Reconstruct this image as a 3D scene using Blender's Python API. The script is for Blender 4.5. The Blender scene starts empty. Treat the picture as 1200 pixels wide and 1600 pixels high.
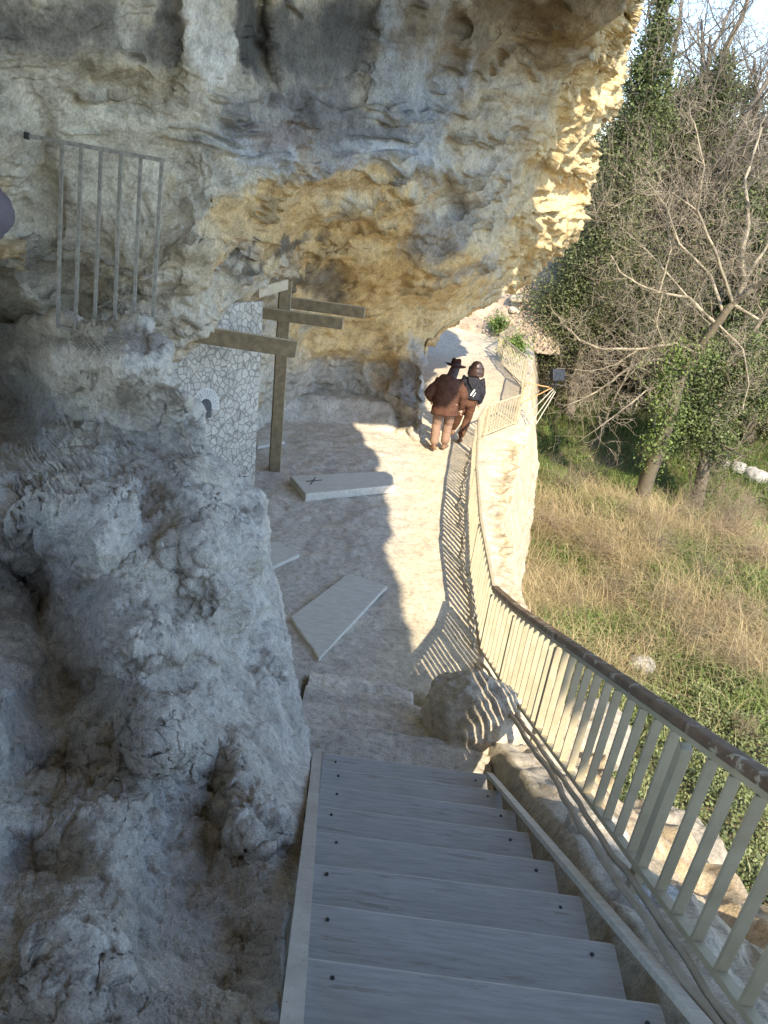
import bpy, math, random
import numpy as np
from mathutils import Vector, Matrix

rng = np.random.default_rng(7)
random.seed(7)
C = bpy.context.scene.collection
PI = math.pi

# ------------------------------------------------------------------ camera model
FPX = 1202.0
PITCH = math.radians(26)
ROLL = math.atan2(318, 2419)
FW = np.array([0, math.cos(PITCH), -math.sin(PITCH)])
_R0 = np.array([1., 0, 0]); _U0 = np.array([0, math.sin(PITCH), math.cos(PITCH)])
_c, _s = math.cos(ROLL), math.sin(ROLL)
RT = _c*_R0 + _s*_U0
UP = _c*_U0 - _s*_R0
def rays(x, y):
    x = np.asarray(x, float); y = np.asarray(y, float)
    return FW*FPX + RT*(x-600)[..., None] + UP*(800-y)[..., None]
def aty(x, y, Y):
    d = rays(x, y); return d*(np.asarray(Y)/d[..., 1])[..., None]
def atz(x, y, z):
    d = rays(x, y); return d*(np.asarray(z)/d[..., 2])[..., None]
FA, FB = -4.8+5.9*.074, -.074          # floor plane z = FA + FB*y
def fl(x, y, dz=0):
    d = rays(x, y); t = (FA+dz)/(d[2]-FB*d[1]); return d*t
SUN_EL = math.radians(40)
SUN = np.array([.36*math.cos(SUN_EL), -.933*math.cos(SUN_EL), math.sin(SUN_EL)])
SUN /= np.linalg.norm(SUN)

# ------------------------------------------------------------------ numpy noise
_perm = rng.permutation(256); _perm = np.concatenate([_perm, _perm, _perm])
_grad = rng.normal(size=(256, 3)); _grad /= np.linalg.norm(_grad, axis=1)[:, None]
_rnd = rng.random((256, 3))
def _h(i, j, k):
    return _perm[_perm[_perm[i & 255]+(j & 255)]+(k & 255)]
def pn(p):
    p = np.asarray(p, float); f0 = np.floor(p); i = f0.astype(int); f = p-f0
    u = f*f*f*(f*(f*6-15)+10); out = np.zeros(len(p))
    for a in (0, 1):
        wa = u[:, 0] if a else 1-u[:, 0]
        for b in (0, 1):
            wb = u[:, 1] if b else 1-u[:, 1]
            for c in (0, 1):
                wc = u[:, 2] if c else 1-u[:, 2]
                g = _grad[_h(i[:, 0]+a, i[:, 1]+b, i[:, 2]+c)]
                out += wa*wb*wc*(g[:, 0]*(f[:, 0]-a)+g[:, 1]*(f[:, 1]-b)+g[:, 2]*(f[:, 2]-c))
    return out*1.6
def fbm(p, o=4, lac=2.03, g=.5):
    p = np.asarray(p, float); s = 0; a = 1; n = 0
    for _ in range(o):
        s = s+a*pn(p); n += a; p = p*lac+13.7; a *= g
    return s/n
def ridged(p, o=4, lac=2.1, g=.5):
    p = np.asarray(p, float); s = 0; a = 1; n = 0
    for _ in range(o):
        s = s+a*(1-2*np.abs(pn(p))); n += a; p = p*lac+7.3; a *= g
    return s/n
def worley(p):
    p = np.asarray(p, float); i = np.floor(p).astype(int); f = p-i
    d1 = np.full(len(p), 9.); d2 = np.full(len(p), 9.)
    for a in (-1, 0, 1):
        for b in (-1, 0, 1):
            for c in (-1, 0, 1):
                q = _rnd[_h(i[:, 0]+a, i[:, 1]+b, i[:, 2]+c)]
                d = np.sqrt((f[:, 0]-a-q[:, 0])**2+(f[:, 1]-b-q[:, 1])**2+(f[:, 2]-c-q[:, 2])**2)
                m = d < d1
                d2 = np.where(m, d1, np.minimum(d2, d)); d1 = np.where(m, d, d1)
    return d1, d2
def sstep(a, b, x):
    t = np.clip((x-a)/(b-a), 0, 1); return t*t*(3-2*t)
def rbf(pts, vals, q, sc=200.):
    pts = np.array(pts, float)/sc; vals = np.array(vals, float); q = np.asarray(q, float)/sc
    n = len(pts)
    def K(r2): return .5*r2*np.log(r2+1e-9)
    A = np.zeros((n+3, n+3)); r2 = ((pts[:, None]-pts[None])**2).sum(-1)
    A[:n, :n] = K(r2)+np.eye(n)*2e-3; A[:n, n] = 1; A[:n, n+1:] = pts; A[n, :n] = 1; A[n+1:, :n] = pts.T
    w = np.linalg.solve(A, np.concatenate([vals, [0, 0, 0]]))
    out = np.empty(len(q))
    for s in range(0, len(q), 20000):
        b = q[s:s+20000]; r2 = ((b[:, None]-pts[None])**2).sum(-1)
        out[s:s+20000] = K(r2)@w[:n]+w[n]+b@w[n+1:]
    return out

# ------------------------------------------------------------------ object helpers
def link(o, parent=None):
    C.objects.link(o)
    if parent: o.parent = parent
    return o
def mesh_np(name, V, F, mat=None, parent=None, smooth=True, col=None):
    """V (N,3), F (M,k) one k"""
    V = np.asarray(V, np.float32); F = np.asarray(F, np.int32)
    me = bpy.data.meshes.new(name)
    me.vertices.add(len(V)); me.vertices.foreach_set('co', V.ravel())
    k = F.shape[1]
    me.loops.add(F.size); me.loops.foreach_set('vertex_index', F.ravel())
    me.polygons.add(len(F))
    me.polygons.foreach_set('loop_start', np.arange(0, F.size, k, dtype=np.int32))
    me.polygons.foreach_set('loop_total', np.full(len(F), k, np.int32))
    me.polygons.foreach_set('use_smooth', np.full(len(F), smooth))
    if col is not None:
        ca = me.color_attributes.new('Col', 'FLOAT_COLOR', 'POINT')
        c4 = np.ones((len(V), 4), np.float32); c4[:, :3] = col
        ca.data.foreach_set('color', c4.ravel())
    me.update(calc_edges=True); me.validate()
    if mat: me.materials.append(mat)
    return link(bpy.data.objects.new(name, me), parent)
def tag(o, label=None, cat=None, group=None, kind=None):
    if label: o['label'] = label
    if cat: o['category'] = cat
    if group: o['group'] = group
    if kind: o['kind'] = kind
    return o
def thing(name, label, cat, loc=(0, 0, 0), group=None):
    o = bpy.data.objects.new(name, None); o.empty_display_size = .1
    o.location = [float(v) for v in loc]; link(o)
    return tag(o, label, cat, group)
class MB:
    """collects shapes in world coordinates and links them as ONE mesh object"""
    def __init__(s): s.v = []; s.f = []
    def add(s, V, F):
        n = len(s.v); s.v += [tuple(map(float, v)) for v in V]; s.f += [tuple(i+n for i in f) for f in F]
    def box(s, c, size, M=None, bev=0.0):
        hx, hy, hz = [a/2 for a in size]
        import itertools
        if bev <= 0:
            V = [(sx*hx, sy*hy, sz*hz) for sx in (-1, 1) for sy in (-1, 1) for sz in (-1, 1)]
            F = [(0, 1, 3, 2), (4, 6, 7, 5), (0, 4, 5, 1), (2, 3, 7, 6), (0, 2, 6, 4), (1, 5, 7, 3)]
        else:
            import bmesh
            bm = bmesh.new(); bmesh.ops.create_cube(bm, size=1)
            for v in bm.verts: v.co = (v.co.x*hx*2, v.co.y*hy*2, v.co.z*hz*2)
            bmesh.ops.bevel(bm, geom=bm.edges[:], offset=bev, segments=2, affect='EDGES', profile=.6)
            bm.verts.index_update()
            V = [tuple(v.co) for v in bm.verts]; F = [tuple(v.index for v in f.verts) for f in bm.faces]; bm.free()
        out = []
        for v in V:
            q = Vector(v)
            if M is not None: q = M @ q
            out.append((q.x+c[0], q.y+c[1], q.z+c[2]))
        s.add(out, F)
    def bar(s, a, b, w, h, up=(0, 0, 1), bev=0.0):
        """rectangular bar from a to b; w sideways, h along up"""
        a = Vector([float(t) for t in a]); b = Vector([float(t) for t in b]); d = (b-a); L = d.length; d.normalize()
        u = Vector(up); x = d.cross(u)
        if x.length < 1e-4: x = Vector((1, 0, 0))
        x.normalize(); z = x.cross(d)
        M = Matrix((x, d, z)).transposed()
        s.box((a+b)/2, (w, L, h), M, bev)
    def tube(s, pts, rad, n=8, cap=True):
        pts = [Vector([float(t) for t in p]) for p in pts]; m = len(pts)
        if np.isscalar(rad): rad = [rad]*m
        V = []; prev = None
        for i, p in enumerate(pts):
            d = (pts[min(i+1, m-1)]-pts[max(i-1, 0)]).normalized()
            if prev is None:
                ref = Vector((0, 0, 1)) if abs(d.z) < .9 else Vector((1, 0, 0)); x = d.cross(ref).normalized()
            else:
                x = (prev-d*prev.dot(d)).normalized()
            prev = x; y = d.cross(x)
            for k in range(n):
                a = 2*PI*k/n; V.append(p+(x*math.cos(a)+y*math.sin(a))*rad[i])
        F = [(i*n+k, i*n+(k+1) % n, (i+1)*n+(k+1) % n, (i+1)*n+k) for i in range(m-1) for k in range(n)]
        if cap: F += [tuple(range(n-1, -1, -1)), tuple((m-1)*n+k for k in range(n))]
        s.add(V, F)
    def rings(s, R, cap=True):
        """loft list of rings (each same count of points)"""
        n = len(R[0]); V = [p for r in R for p in r]
        F = [(i*n+k, i*n+(k+1) % n, (i+1)*n+(k+1) % n, (i+1)*n+k) for i in range(len(R)-1) for k in range(n)]
        if cap: F += [tuple(range(n-1, -1, -1)), tuple((len(R)-1)*n+k for k in range(n))]
        s.add(V, F)
    def build(s, name, mat, parent=None, smooth=False):
        me = bpy.data.meshes.new(name)
        off = Vector((0, 0, 0))
        if parent is not None: off = parent.matrix_world.translation if False else world_loc(parent)
        me.from_pydata([(v[0]-off.x, v[1]-off.y, v[2]-off.z) for v in s.v], [], s.f)
        import bmesh
        bm = bmesh.new(); bm.from_mesh(me); bmesh.ops.recalc_face_normals(bm, faces=bm.faces); bm.to_mesh(me); bm.free()
        if smooth:
            for p in me.polygons: p.use_smooth = True
        me.materials.append(mat)
        return link(bpy.data.objects.new(name, me), parent)
def world_loc(o):
    v = Vector(o.location)
    while o.parent: o = o.parent; v = v+Vector(o.location)
    return v

# ------------------------------------------------------------------ materials
def new_mat(name):
    m = bpy.data.materials.new(name); m.use_nodes = True
    nt = m.node_tree; b = nt.nodes['Principled BSDF']; return m, nt, b
def N(nt, t, **k):
    n = nt.nodes.new(t)
    for a, v in k.items():
        if a.startswith('i_'): n.inputs[a[2:].replace('_', ' ')].default_value = v
        else: setattr(n, a, v)
    return n
def ramp(nt, fac, stops):
    r = nt.nodes.new('ShaderNodeValToRGB'); e = r.color_ramp.elements
    while len(e) < len(stops): e.new(.5)
    for k, (p, c) in enumerate(stops): e[k].position = p; e[k].color = (*c, 1) if len(c) == 3 else c
    nt.links.new(fac, r.inputs['Fac']); return r
def coords(nt, obj=True):
    return N(nt, 'ShaderNodeTexCoord').outputs['Object'] if obj else N(nt, 'ShaderNodeNewGeometry').outputs['Position']
def noise(nt, vec, scale, detail=8, rough=.6, dist=0):
    n = N(nt, 'ShaderNodeTexNoise'); n.inputs['Scale'].default_value = scale; n.inputs['Detail'].default_value = detail
    n.inputs['Roughness'].default_value = rough; n.inputs['Distortion'].default_value = dist
    nt.links.new(vec, n.inputs['Vector']); return n
def mixc(nt, fac, a, b, mode='MIX'):
    m = N(nt, 'ShaderNodeMix', data_type='RGBA', blend_type=mode)
    for s, v in ((0, fac), (6, a), (7, b)):
        if hasattr(v, 'is_output'): nt.links.new(v, m.inputs[s])
        elif s == 0: m.inputs[0].default_value = v
        else: m.inputs[s].default_value = (*v, 1)
    return m.outputs[2]
def rock_mat(name, fine=1.0, bump=.5, bdist=.03):
    """surface colour from the mesh's own stain map, broken up by grain; micro bump"""
    m, nt, b = new_mat(name)
    at = N(nt, 'ShaderNodeAttribute', attribute_name='Col'); p = coords(nt, False)
    n1 = noise(nt, p, 9*fine, 10, .68); n2 = noise(nt, p, 46*fine, 6, .7); n3 = noise(nt, p, 2.2*fine, 6, .6, .6)
    v = N(nt, 'ShaderNodeTexVoronoi'); v.inputs['Scale'].default_value = 30*fine; nt.links.new(p, v.inputs['Vector'])
    r1 = ramp(nt, n1.outputs['Fac'], [(.3, (.62, .60, .58)), (.5, (1, 1, 1)), (.72, (1.24, 1.22, 1.18))])
    r2 = ramp(nt, n2.outputs['Fac'], [(.32, (.66, .64, .62)), (.55, (1, 1, 1)), (.7, (1.18, 1.18, 1.16))])
    r3 = ramp(nt, n3.outputs['Fac'], [(.35, (.86, .85, .85)), (.6, (1.06, 1.05, 1.03))])
    c = mixc(nt, 1., at.outputs['Color'], r1.outputs['Color'], 'MULTIPLY')
    c = mixc(nt, 1., c, r2.outputs['Color'], 'MULTIPLY'); c = mixc(nt, 1., c, r3.outputs['Color'], 'MULTIPLY')
    nt.links.new(c, b.inputs['Base Color']); b.inputs['Roughness'].default_value = .95
    b.inputs['Specular IOR Level'].default_value = .15
    s1 = N(nt, 'ShaderNodeMath', operation='MULTIPLY'); s1.inputs[1].default_value = .45; nt.links.new(n2.outputs['Fac'], s1.inputs[0])
    s2 = N(nt, 'ShaderNodeMath', operation='ADD'); nt.links.new(n1.outputs['Fac'], s2.inputs[0]); nt.links.new(s1.outputs[0], s2.inputs[1])
    s3 = N(nt, 'ShaderNodeMath', operation='MULTIPLY_ADD'); s3.inputs[1].default_value = .25
    nt.links.new(v.outputs['Distance'], s3.inputs[0]); nt.links.new(s2.outputs[0], s3.inputs[2])
    bp = N(nt, 'ShaderNodeBump'); bp.inputs['Strength'].default_value = bump; bp.inputs['Distance'].default_value = bdist
    nt.links.new(s3.outputs[0], bp.inputs['Height']); nt.links.new(bp.outputs[0], b.inputs['Normal'])
    return m
def noisy_mat(name, c1, c2, scale=8, rough=.7, bump=.2, bdist=.01, spec=.3, stretch=(1, 1, 1), third=None, detail=8, lo=.38, hi=.62):
    m, nt, b = new_mat(name); p = coords(nt)
    mp = N(nt, 'ShaderNodeMapping'); mp.inputs['Scale'].default_value = stretch; nt.links.new(p, mp.inputs['Vector'])
    n = noise(nt, mp.outputs[0], scale, detail, .65)
    r = ramp(nt, n.outputs['Fac'], [(lo, c1), (hi, c2)]); col = r.outputs['Color']
    if third:
        n2 = noise(nt, mp.outputs[0], third[2], 8, .7); r2 = ramp(nt, n2.outputs['Fac'], [(third[1], (0, 0, 0)), (third[1]+.04, (1, 1, 1))])
        col = mixc(nt, r2.outputs['Color'], col, third[0])
    nt.links.new(col, b.inputs['Base Color']); b.inputs['Roughness'].default_value = rough; b.inputs['Specular IOR Level'].default_value = spec
    bp = N(nt, 'ShaderNodeBump'); bp.inputs['Strength'].default_value = bump; bp.inputs['Distance'].default_value = bdist
    nt.links.new(n.outputs['Fac'], bp.inputs['Height']); nt.links.new(bp.outputs[0], b.inputs['Normal'])
    return m
def leaf_mat(name, trans=.25, rough=.55, spec=.3):
    m, nt, b = new_mat(name); at = N(nt, 'ShaderNodeAttribute', attribute_name='Col')
    nt.links.new(at.outputs['Color'], b.inputs['Base Color']); b.inputs['Roughness'].default_value = rough
    b.inputs['Specular IOR Level'].default_value = spec
    if trans > 0:
        tr = N(nt, 'ShaderNodeBsdfTranslucent'); nt.links.new(at.outputs['Color'], tr.inputs['Color'])
        mx = N(nt, 'ShaderNodeMixShader'); mx.inputs[0].default_value = trans
        nt.links.new(b.outputs[0], mx.inputs[1]); nt.links.new(tr.outputs[0], mx.inputs[2])
        nt.links.new(mx.outputs[0], nt.nodes['Material Output'].inputs['Surface'])
    return m
M_CLIFF = rock_mat('cliff_limestone', .8, .6, .06)
M_ROCK = rock_mat('grey_tufa', 2.4, 1.0, .022)
M_FLOOR = rock_mat('pale_limestone_floor', 1.8, .5, .02)
M_SOIL = rock_mat('soil', .8, .6, .05)
M_LEAF = leaf_mat('leaf'); M_DRY = leaf_mat('dry_stalk', .15, .8, .1); M_BARK = leaf_mat('bark', 0, .9, .1)
M_TREAD = noisy_mat('dusty_tread_wood', (.35, .34, .315), (.44, .425, .395), 5, .75, .25, .004, .25, (1.2, 14, 6), third=((.30, .28, .24), .585, 2.2))
M_STRING = noisy_mat('stringer_steel', (.40, .37, .32), (.50, .47, .41), 6, .65, .2, .003, .3, third=((.16, .11, .08), .61, 70))
M_BOLT = noisy_mat('bolt_steel', (.02, .02, .022), (.05, .05, .05), 40, .5)
M_FENCE = noisy_mat('beige_fence_paint', (.38, .325, .215), (.46, .40, .275), 5, .5, .1, .002, .35)
M_RAIL = noisy_mat('worn_handrail_paint', (.10, .062, .038), (.18, .115, .07), 7, .5, .3, .003, .4, third=((.42, .37, .28), .56, 13))
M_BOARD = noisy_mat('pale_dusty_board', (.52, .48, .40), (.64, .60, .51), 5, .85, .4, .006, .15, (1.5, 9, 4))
M_CROSS = noisy_mat('brown_timber', (.17, .125, .07), (.26, .195, .11), 5, .7, .25, .004, .2, (2, 2, 2))
M_CROSSL = noisy_mat('pale_timber_edge', (.45, .37, .25), (.55, .46, .32), 8, .7, .2)
M_GRILLE = noisy_mat('old_grille_steel', (.20, .185, .16), (.34, .32, .27), 22, .6, .3, .002, .3)
M_HOSE = noisy_mat('beige_hose', (.36, .31, .23), (.44, .39, .30), 10, .6, .1)
M_BLACK = noisy_mat('black_plastic', (.012, .012, .014), (.03, .03, .034), 20, .45, .1)

def fence_group():
    pass

# ================================================================== ROCK SHEETS
def grid_normals(P):
    du = np.gradient(P, axis=1); dv = np.gradient(P, axis=0)
    n = np.cross(du, dv); n /= np.linalg.norm(n, axis=2)[..., None]+1e-9; return n
def grid_faces(nv, nu):
    i = np.arange(nv*nu).reshape(nv, nu)
    return np.stack([i[:-1, :-1].ravel(), i[1:, :-1].ravel(), i[1:, 1:].ravel(), i[:-1, 1:].ravel()], 1)
def smooth_curve(ys, pts):
    a = np.array(pts, float); return np.interp(ys, a[:, 0], a[:, 1])
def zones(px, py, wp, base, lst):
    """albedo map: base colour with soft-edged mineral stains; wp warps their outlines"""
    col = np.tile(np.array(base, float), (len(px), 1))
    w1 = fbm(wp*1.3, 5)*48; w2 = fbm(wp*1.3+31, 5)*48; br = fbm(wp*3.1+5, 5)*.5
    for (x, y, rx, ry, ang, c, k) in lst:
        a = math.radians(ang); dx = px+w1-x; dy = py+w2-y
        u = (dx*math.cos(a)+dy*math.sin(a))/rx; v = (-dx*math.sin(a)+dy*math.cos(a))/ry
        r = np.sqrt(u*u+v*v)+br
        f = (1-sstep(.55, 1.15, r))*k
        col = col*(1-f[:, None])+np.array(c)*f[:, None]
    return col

def plates(p, n, soft=.12):
    q = p*n; i = np.floor(q); return (i+sstep(.5-soft, .5+soft, q-i))/n
# ---- the big cliff with its overhang
XS = [(-420, 1135), (-250, 1092), (-100, 1050), (0, 1008), (25, 1000), (60, 985), (130, 975), (170, 965), (210, 935), (250, 940), (300, 925),
      (350, 915), (370, 905), (400, 872), (440, 836), (460, 800), (470, 770), (490, 735), (505, 712), (525, 688), (545, 668), (575, 662), (690, 662), (770, 664)]
CP = [(-350,-400,4.2),(-350,-100,4.6),(-350,100,5.0),(-350,400,5.2),(-350,800,6.0),(0,-400,5.4),(0,-150,5.8),(0,0,6.2),(0,200,6.5),(0,330,6.8),(0,450,7.4),(10,570,9.9),(0,660,9.9),(55,480,7.5),(60,560,9.0),
 (0,770,8.5),(150,-300,6.2),(150,0,6.8),(150,200,7.0),(150,350,7.1),(150,480,7.25),(150,560,7.7),(150,720,8.2),
 (300,-300,7.0),(300,0,7.6),(300,150,7.7),(300,300,7.6),(330,400,7.8),(290,450,8.0),(300,500,8.7),(300,560,10.2),(300,720,10.8),
 (420,200,8.8),(420,50,8.9),(440,-300,8.2),(420,330,8.9),(400,410,9.4),(425,432,11.2),(375,480,11.3),(380,600,12.6),(440,480,13.2),(440,560,14.0),(440,640,14.9),(440,740,15.6),
 (550,50,10.1),(550,-250,9.4),(550,200,10.2),(560,270,10.4),(520,330,11.0),(500,400,13.0),(520,480,14.6),(540,560,15.8),(540,640,16.4),(540,740,17.2),
 (650,50,11.0),(650,-250,10.2),(650,180,11.4),(640,300,12.8),(620,380,14.2),(620,450,15),(620,550,15.7),(640,620,15.4),(655,690,14.9),(655,770,15.4),
 (740,-250,10.6),(740,0,11.6),(740,120,12.4),(740,250,13.8),(740,350,14.8),(720,440,15.7),(700,490,16.2),
 (850,-250,11.0),(850,0,12.0),(850,60,12.9),(850,150,14.3),(830,250,15.2),(800,350,16.2),(775,430,16.9),
 (950,-200,11.4),(930,0,12.4),(950,60,13.2),(905,130,14.4),(860,230,15.4),(825,330,16.3),
 (1090,-250,11.8),(1050,-100,12.2),(1008,0,13.0),(983,80,15.6),(975,130,16.4),(938,250,17.8),(913,360,18.8),(836,440,19.6),(770,470,18.4)]
CF = [(395,40,30,85,.55),(470,50,34,90,.30),(548,55,30,90,.30),(432,60,9,80,-.1),(318,70,40,100,-.25),(265,50,12,90,.15),(700,150,22,110,.28),(735,150,30,120,-.18),(180,110,50,22,-.12),(190,150,60,22,.22),(490,150,90,14,.12),(500,175,80,16,-.16),(640,182,40,12,-.2),(600,250,90,14,-.2),
      (520,372,60,10,.4),(450,405,40,12,.4),(345,455,60,24,-.35),(300,490,40,25,-.25),(330,360,60,40,-.22),(410,345,70,24,.35),(490,300,70,18,.3),(560,440,80,45,-.4),(500,440,40,30,.4),
      (610,580,26,22,.5),(700,260,50,30,-.25),(690,310,30,26,.35),(850,300,26,26,.35),(868,375,50,30,-.4),(880,240,30,40,-.2),(930,190,22,36,-.4),(890,305,16,18,.5),(800,400,60,20,-.3),
      (170,370,130,170,.6),(215,400,50,90,-.1),(120,420,40,60,.12),(100,460,25,50,.45),(285,430,60,40,-.3),(60,330,24,110,.3),(540,690,80,30,-.9),(470,672,60,24,-.5),(780,70,120,16,-.22),(830,120,100,12,.2),(700,420,60,30,-.3),(650,500,80,30,.3)]
def build_cliff():
    ys = np.concatenate([np.linspace(-420, -20, 70, endpoint=False), np.linspace(-20, 700, 330), np.linspace(703, 770, 12)])
    nu = 430
    uu = np.concatenate([np.linspace(0, .215, 40, endpoint=False), np.linspace(.215, 1, nu-40)])   # the first columns lie left of the frame
    xs = smooth_curve(ys, XS)
    X = -350+(xs[:, None]+350)*uu[None]; Yp = np.repeat(ys[:, None], nu, 1)
    q = np.stack([X.ravel(), Yp.ravel()], 1)
    D = rbf([c[:2] for c in CP], [c[2] for c in CP], q)
    wq = np.stack([q[:, 0]/90, q[:, 1]/90, np.zeros(len(q))], 1)
    qx = q[:, 0]+fbm(wq, 4)*34; qy = q[:, 1]+fbm(wq+9, 4)*26
    for (x, y, rx, ry, a) in CF:
        D += a*np.exp(-((((qx-x)/rx)**2+((qy-y)/ry)**2)*.62)**1.7)
    P = aty(q[:, 0], q[:, 1], D).reshape(len(ys), nu, 3)
    # hidden run of the face behind its silhouette, deepened to shade the far path
    S = P[:, -1]; r = rays(xs, ys); dh = r.copy(); dh[:, 2] *= .3; dh /= np.linalg.norm(dh, axis=1)[:, None]
    lf = np.cross(np.array([0, 0, 1.]), dh); lf /= np.linalg.norm(lf, axis=1)[:, None]
    cols = []
    dh = r/np.linalg.norm(r, axis=1)[:, None]
    for k in range(1, 27):
        t_ = min(k/20, 1); cols.append(S+dh*(4.6*t_)+lf*(2.2*max(0, t_-.35)**2+max(0, k-20)*.6))
    E_ = np.stack(cols, 1); P = np.concatenate([P, E_], 1); NU = P.shape[1]
    X = np.concatenate([X, np.repeat(xs[:, None], 26, 1)+np.arange(1, 27)], 1); Yp = np.concatenate([Yp, np.repeat(ys[:, None], 26, 1)], 1)
    n = grid_normals(P); f = P.reshape(-1, 3); nn = n.reshape(-1, 3)
    px, py = X.ravel(), Yp.ravel()
    lipx = np.interp(py, [-420, 0, 30, 60, 130, 250, 330, 400, 440, 470], [1200, 1015, 970, 940, 890, 838, 815, 790, 778, 800])
    out = sstep(-20, 20, px-lipx+fbm(f*1.5, 3)*40)          # the crumbly outer face
    och = sstep(260, 420, py+ (px-450)*.25)
    wsp = np.stack([f[:, 0]+.3*fbm(f*.8, 3), f[:, 1]+.3*fbm(f*.8+7, 3), f[:, 2]+.35*fbm(f*.7+3, 3)], 1)
    strat = fbm(wsp*np.array([.5, .5, 4.2]), 5)
    smoothz = np.clip(np.exp(-(((px-120)/160)**2+((py-230)/130)**2))*.7+np.exp(-(((px-800)/150)**2+((py-70)/110)**2))*.75+np.exp(-(((px-690)/60)**2+((py-120)/170)**2))*.7+np.exp(-(((px-480)/130)**2+((py-60)/80)**2))*.55, 0, .85)
    rough = .35+.9*sstep(-.15, .3, fbm(f*.6+21, 3))
    d = .20*fbm(f*.5, 3)+(1-smoothz)*rough*(.08*ridged(wsp*.9, 5, g=.5)+.13*strat*(1-.3*och))+rough*(.035*fbm(f*3.2, 5, g=.55)+.012*fbm(f*11, 3, g=.6))
    d += (1-smoothz*.8)*(.19*plates(fbm(wsp*np.array([.8, .8, 1.6])+5, 4), 5, .10)*(.5+.5*rough)+.12*plates(fbm(f*2.3+15, 4), 4, .14)*rough)
    w1, w2 = worley(f*1.9+fbm(f*2, 3)[:, None]*.5); d += .10*(np.minimum(w2-w1, .5)-.2)*(.3+.5*och)*(1-smoothz); d -= .10*sstep(.09, .0, np.abs(fbm(wsp*np.array([.35, .35, 3.0])+60, 4)))*sstep(-.1, .2, fbm(f*.9+90, 3))
    w3, _ = worley(f*5+fbm(f*4, 2)[:, None]*.4); d += out*(.20*ridged(f*2.4, 4)+.10*(.5-w3))
    pit = sstep(.36, .55, fbm(f*2.6+50, 3)); d -= -.10*pit*(.3+.7*och)
    sgn = -1 if (nn[len(nn)//2] @ FW) > 0 else 1
    f = f+nn*(d*sgn)[:, None]
    G1 = (.115, .113, .11); OC = (.68, .475, .215); OD = (.44, .27, .10); W = (.72, .70, .65); BG = (.35, .36, .365); BR = (.23, .175, .11); CR = (.62, .475, .265)
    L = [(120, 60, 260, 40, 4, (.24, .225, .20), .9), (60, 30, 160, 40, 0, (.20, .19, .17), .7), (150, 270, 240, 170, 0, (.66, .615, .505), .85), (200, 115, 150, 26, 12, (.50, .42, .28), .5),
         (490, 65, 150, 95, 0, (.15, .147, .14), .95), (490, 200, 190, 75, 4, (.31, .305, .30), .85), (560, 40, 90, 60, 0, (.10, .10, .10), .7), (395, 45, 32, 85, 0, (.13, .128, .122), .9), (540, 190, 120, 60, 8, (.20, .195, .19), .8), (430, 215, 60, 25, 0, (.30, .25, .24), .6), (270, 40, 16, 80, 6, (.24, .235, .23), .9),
         (322, 60, 42, 85, -4, W, .95), (215, 40, 26, 45, 0, (.58, .55, .48), .7), (345, 95, 16, 50, 0, W, .8), (640, 180, 60, 22, 8, (.60, .60, .58), .8), (610, 235, 90, 16, 6, (.52, .53, .53), .8), (430, 250, 120, 22, 12, (.48, .49, .50), .7),
         (690, 120, 62, 170, 8, BG, .95), (630, 80, 60, 110, 0, (.33, .345, .355), .9), (780, 60, 180, 75, 0, BR, .9), (900, 40, 120, 50, 0, (.27, .19, .10), .9), (850, 20, 130, 30, 0, (.15, .11, .07), .7), (800, 190, 110, 90, -25, (.46, .39, .28), .8), (880, 150, 70, 50, 0, (.44, .36, .24), .7),
         (420, 350, 140, 55, -5, OC, .8), (760, 380, 130, 80, -20, (.60, .465, .27), .7), (860, 250, 60, 110, 20, (.58, .45, .27), .6), (520, 292, 160, 22, -4, OC, .7), (560, 400, 160, 90, -30, OC, .85), (640, 470, 200, 110, -15, OC, .85), (620, 410, 90, 40, -25, OD, .7), (580, 545, 170, 60, 0, OC, .7), (560, 610, 130, 55, 0, (.47, .43, .36), .8), (480, 600, 60, 70, 0, (.46, .40, .32), .6),
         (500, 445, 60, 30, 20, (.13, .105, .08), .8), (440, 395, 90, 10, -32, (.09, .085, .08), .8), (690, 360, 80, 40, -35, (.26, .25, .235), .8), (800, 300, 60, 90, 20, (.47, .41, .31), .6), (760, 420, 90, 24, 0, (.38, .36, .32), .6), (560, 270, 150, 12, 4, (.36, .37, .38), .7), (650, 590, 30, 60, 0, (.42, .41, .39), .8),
         (240, 390, 130, 90, 0, (.62, .57, .47), .6), (310, 420, 60, 50, 0, (.52, .43, .28), .6), (30, 420, 60, 60, 0, (.30, .26, .20), .6), (110, 340, 30, 60, -10, (.36, .30, .24), .5)]
    wv = f.copy()
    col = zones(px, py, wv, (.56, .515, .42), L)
    oc = np.array(CR)*(1+.18*fbm(f*2, 4))[:, None]; col = col*(1-out[:, None])+oc*out[:, None]
    vein = sstep(.12, .4, fbm(wsp*np.array([1, 1, 6.])+20, 5)); col *= (1-.12*vein*(1-out))[:, None]
    seam = sstep(.10, .02, np.abs(fbm(wsp*np.array([.35, .35, 3.0])+60, 4)))*sstep(-.1, .2, fbm(f*.9+90, 3)); col *= (1-.38*seam*(1-out))[:, None]
    crust = sstep(.22, .4, fbm(f*1.7+77, 6)); col = col*(1-.22*crust[:, None]*(1-out[:, None]))+np.array((.30, .29, .27))*.22*crust[:, None]*(1-out[:, None])
    och2 = sstep(.18, .36, fbm(f*1.1+17, 6)); m = (.5*och2*(1-out)*sstep(150, 330, py))[:, None]; col = col*(1-m)+np.array((.66, .46, .21))*m
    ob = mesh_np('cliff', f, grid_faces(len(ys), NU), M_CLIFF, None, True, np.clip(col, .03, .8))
    tag(ob, 'limestone cliff face with ochre and grey stains overhanging the path', 'cliff', kind='structure')
build_cliff()

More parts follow.
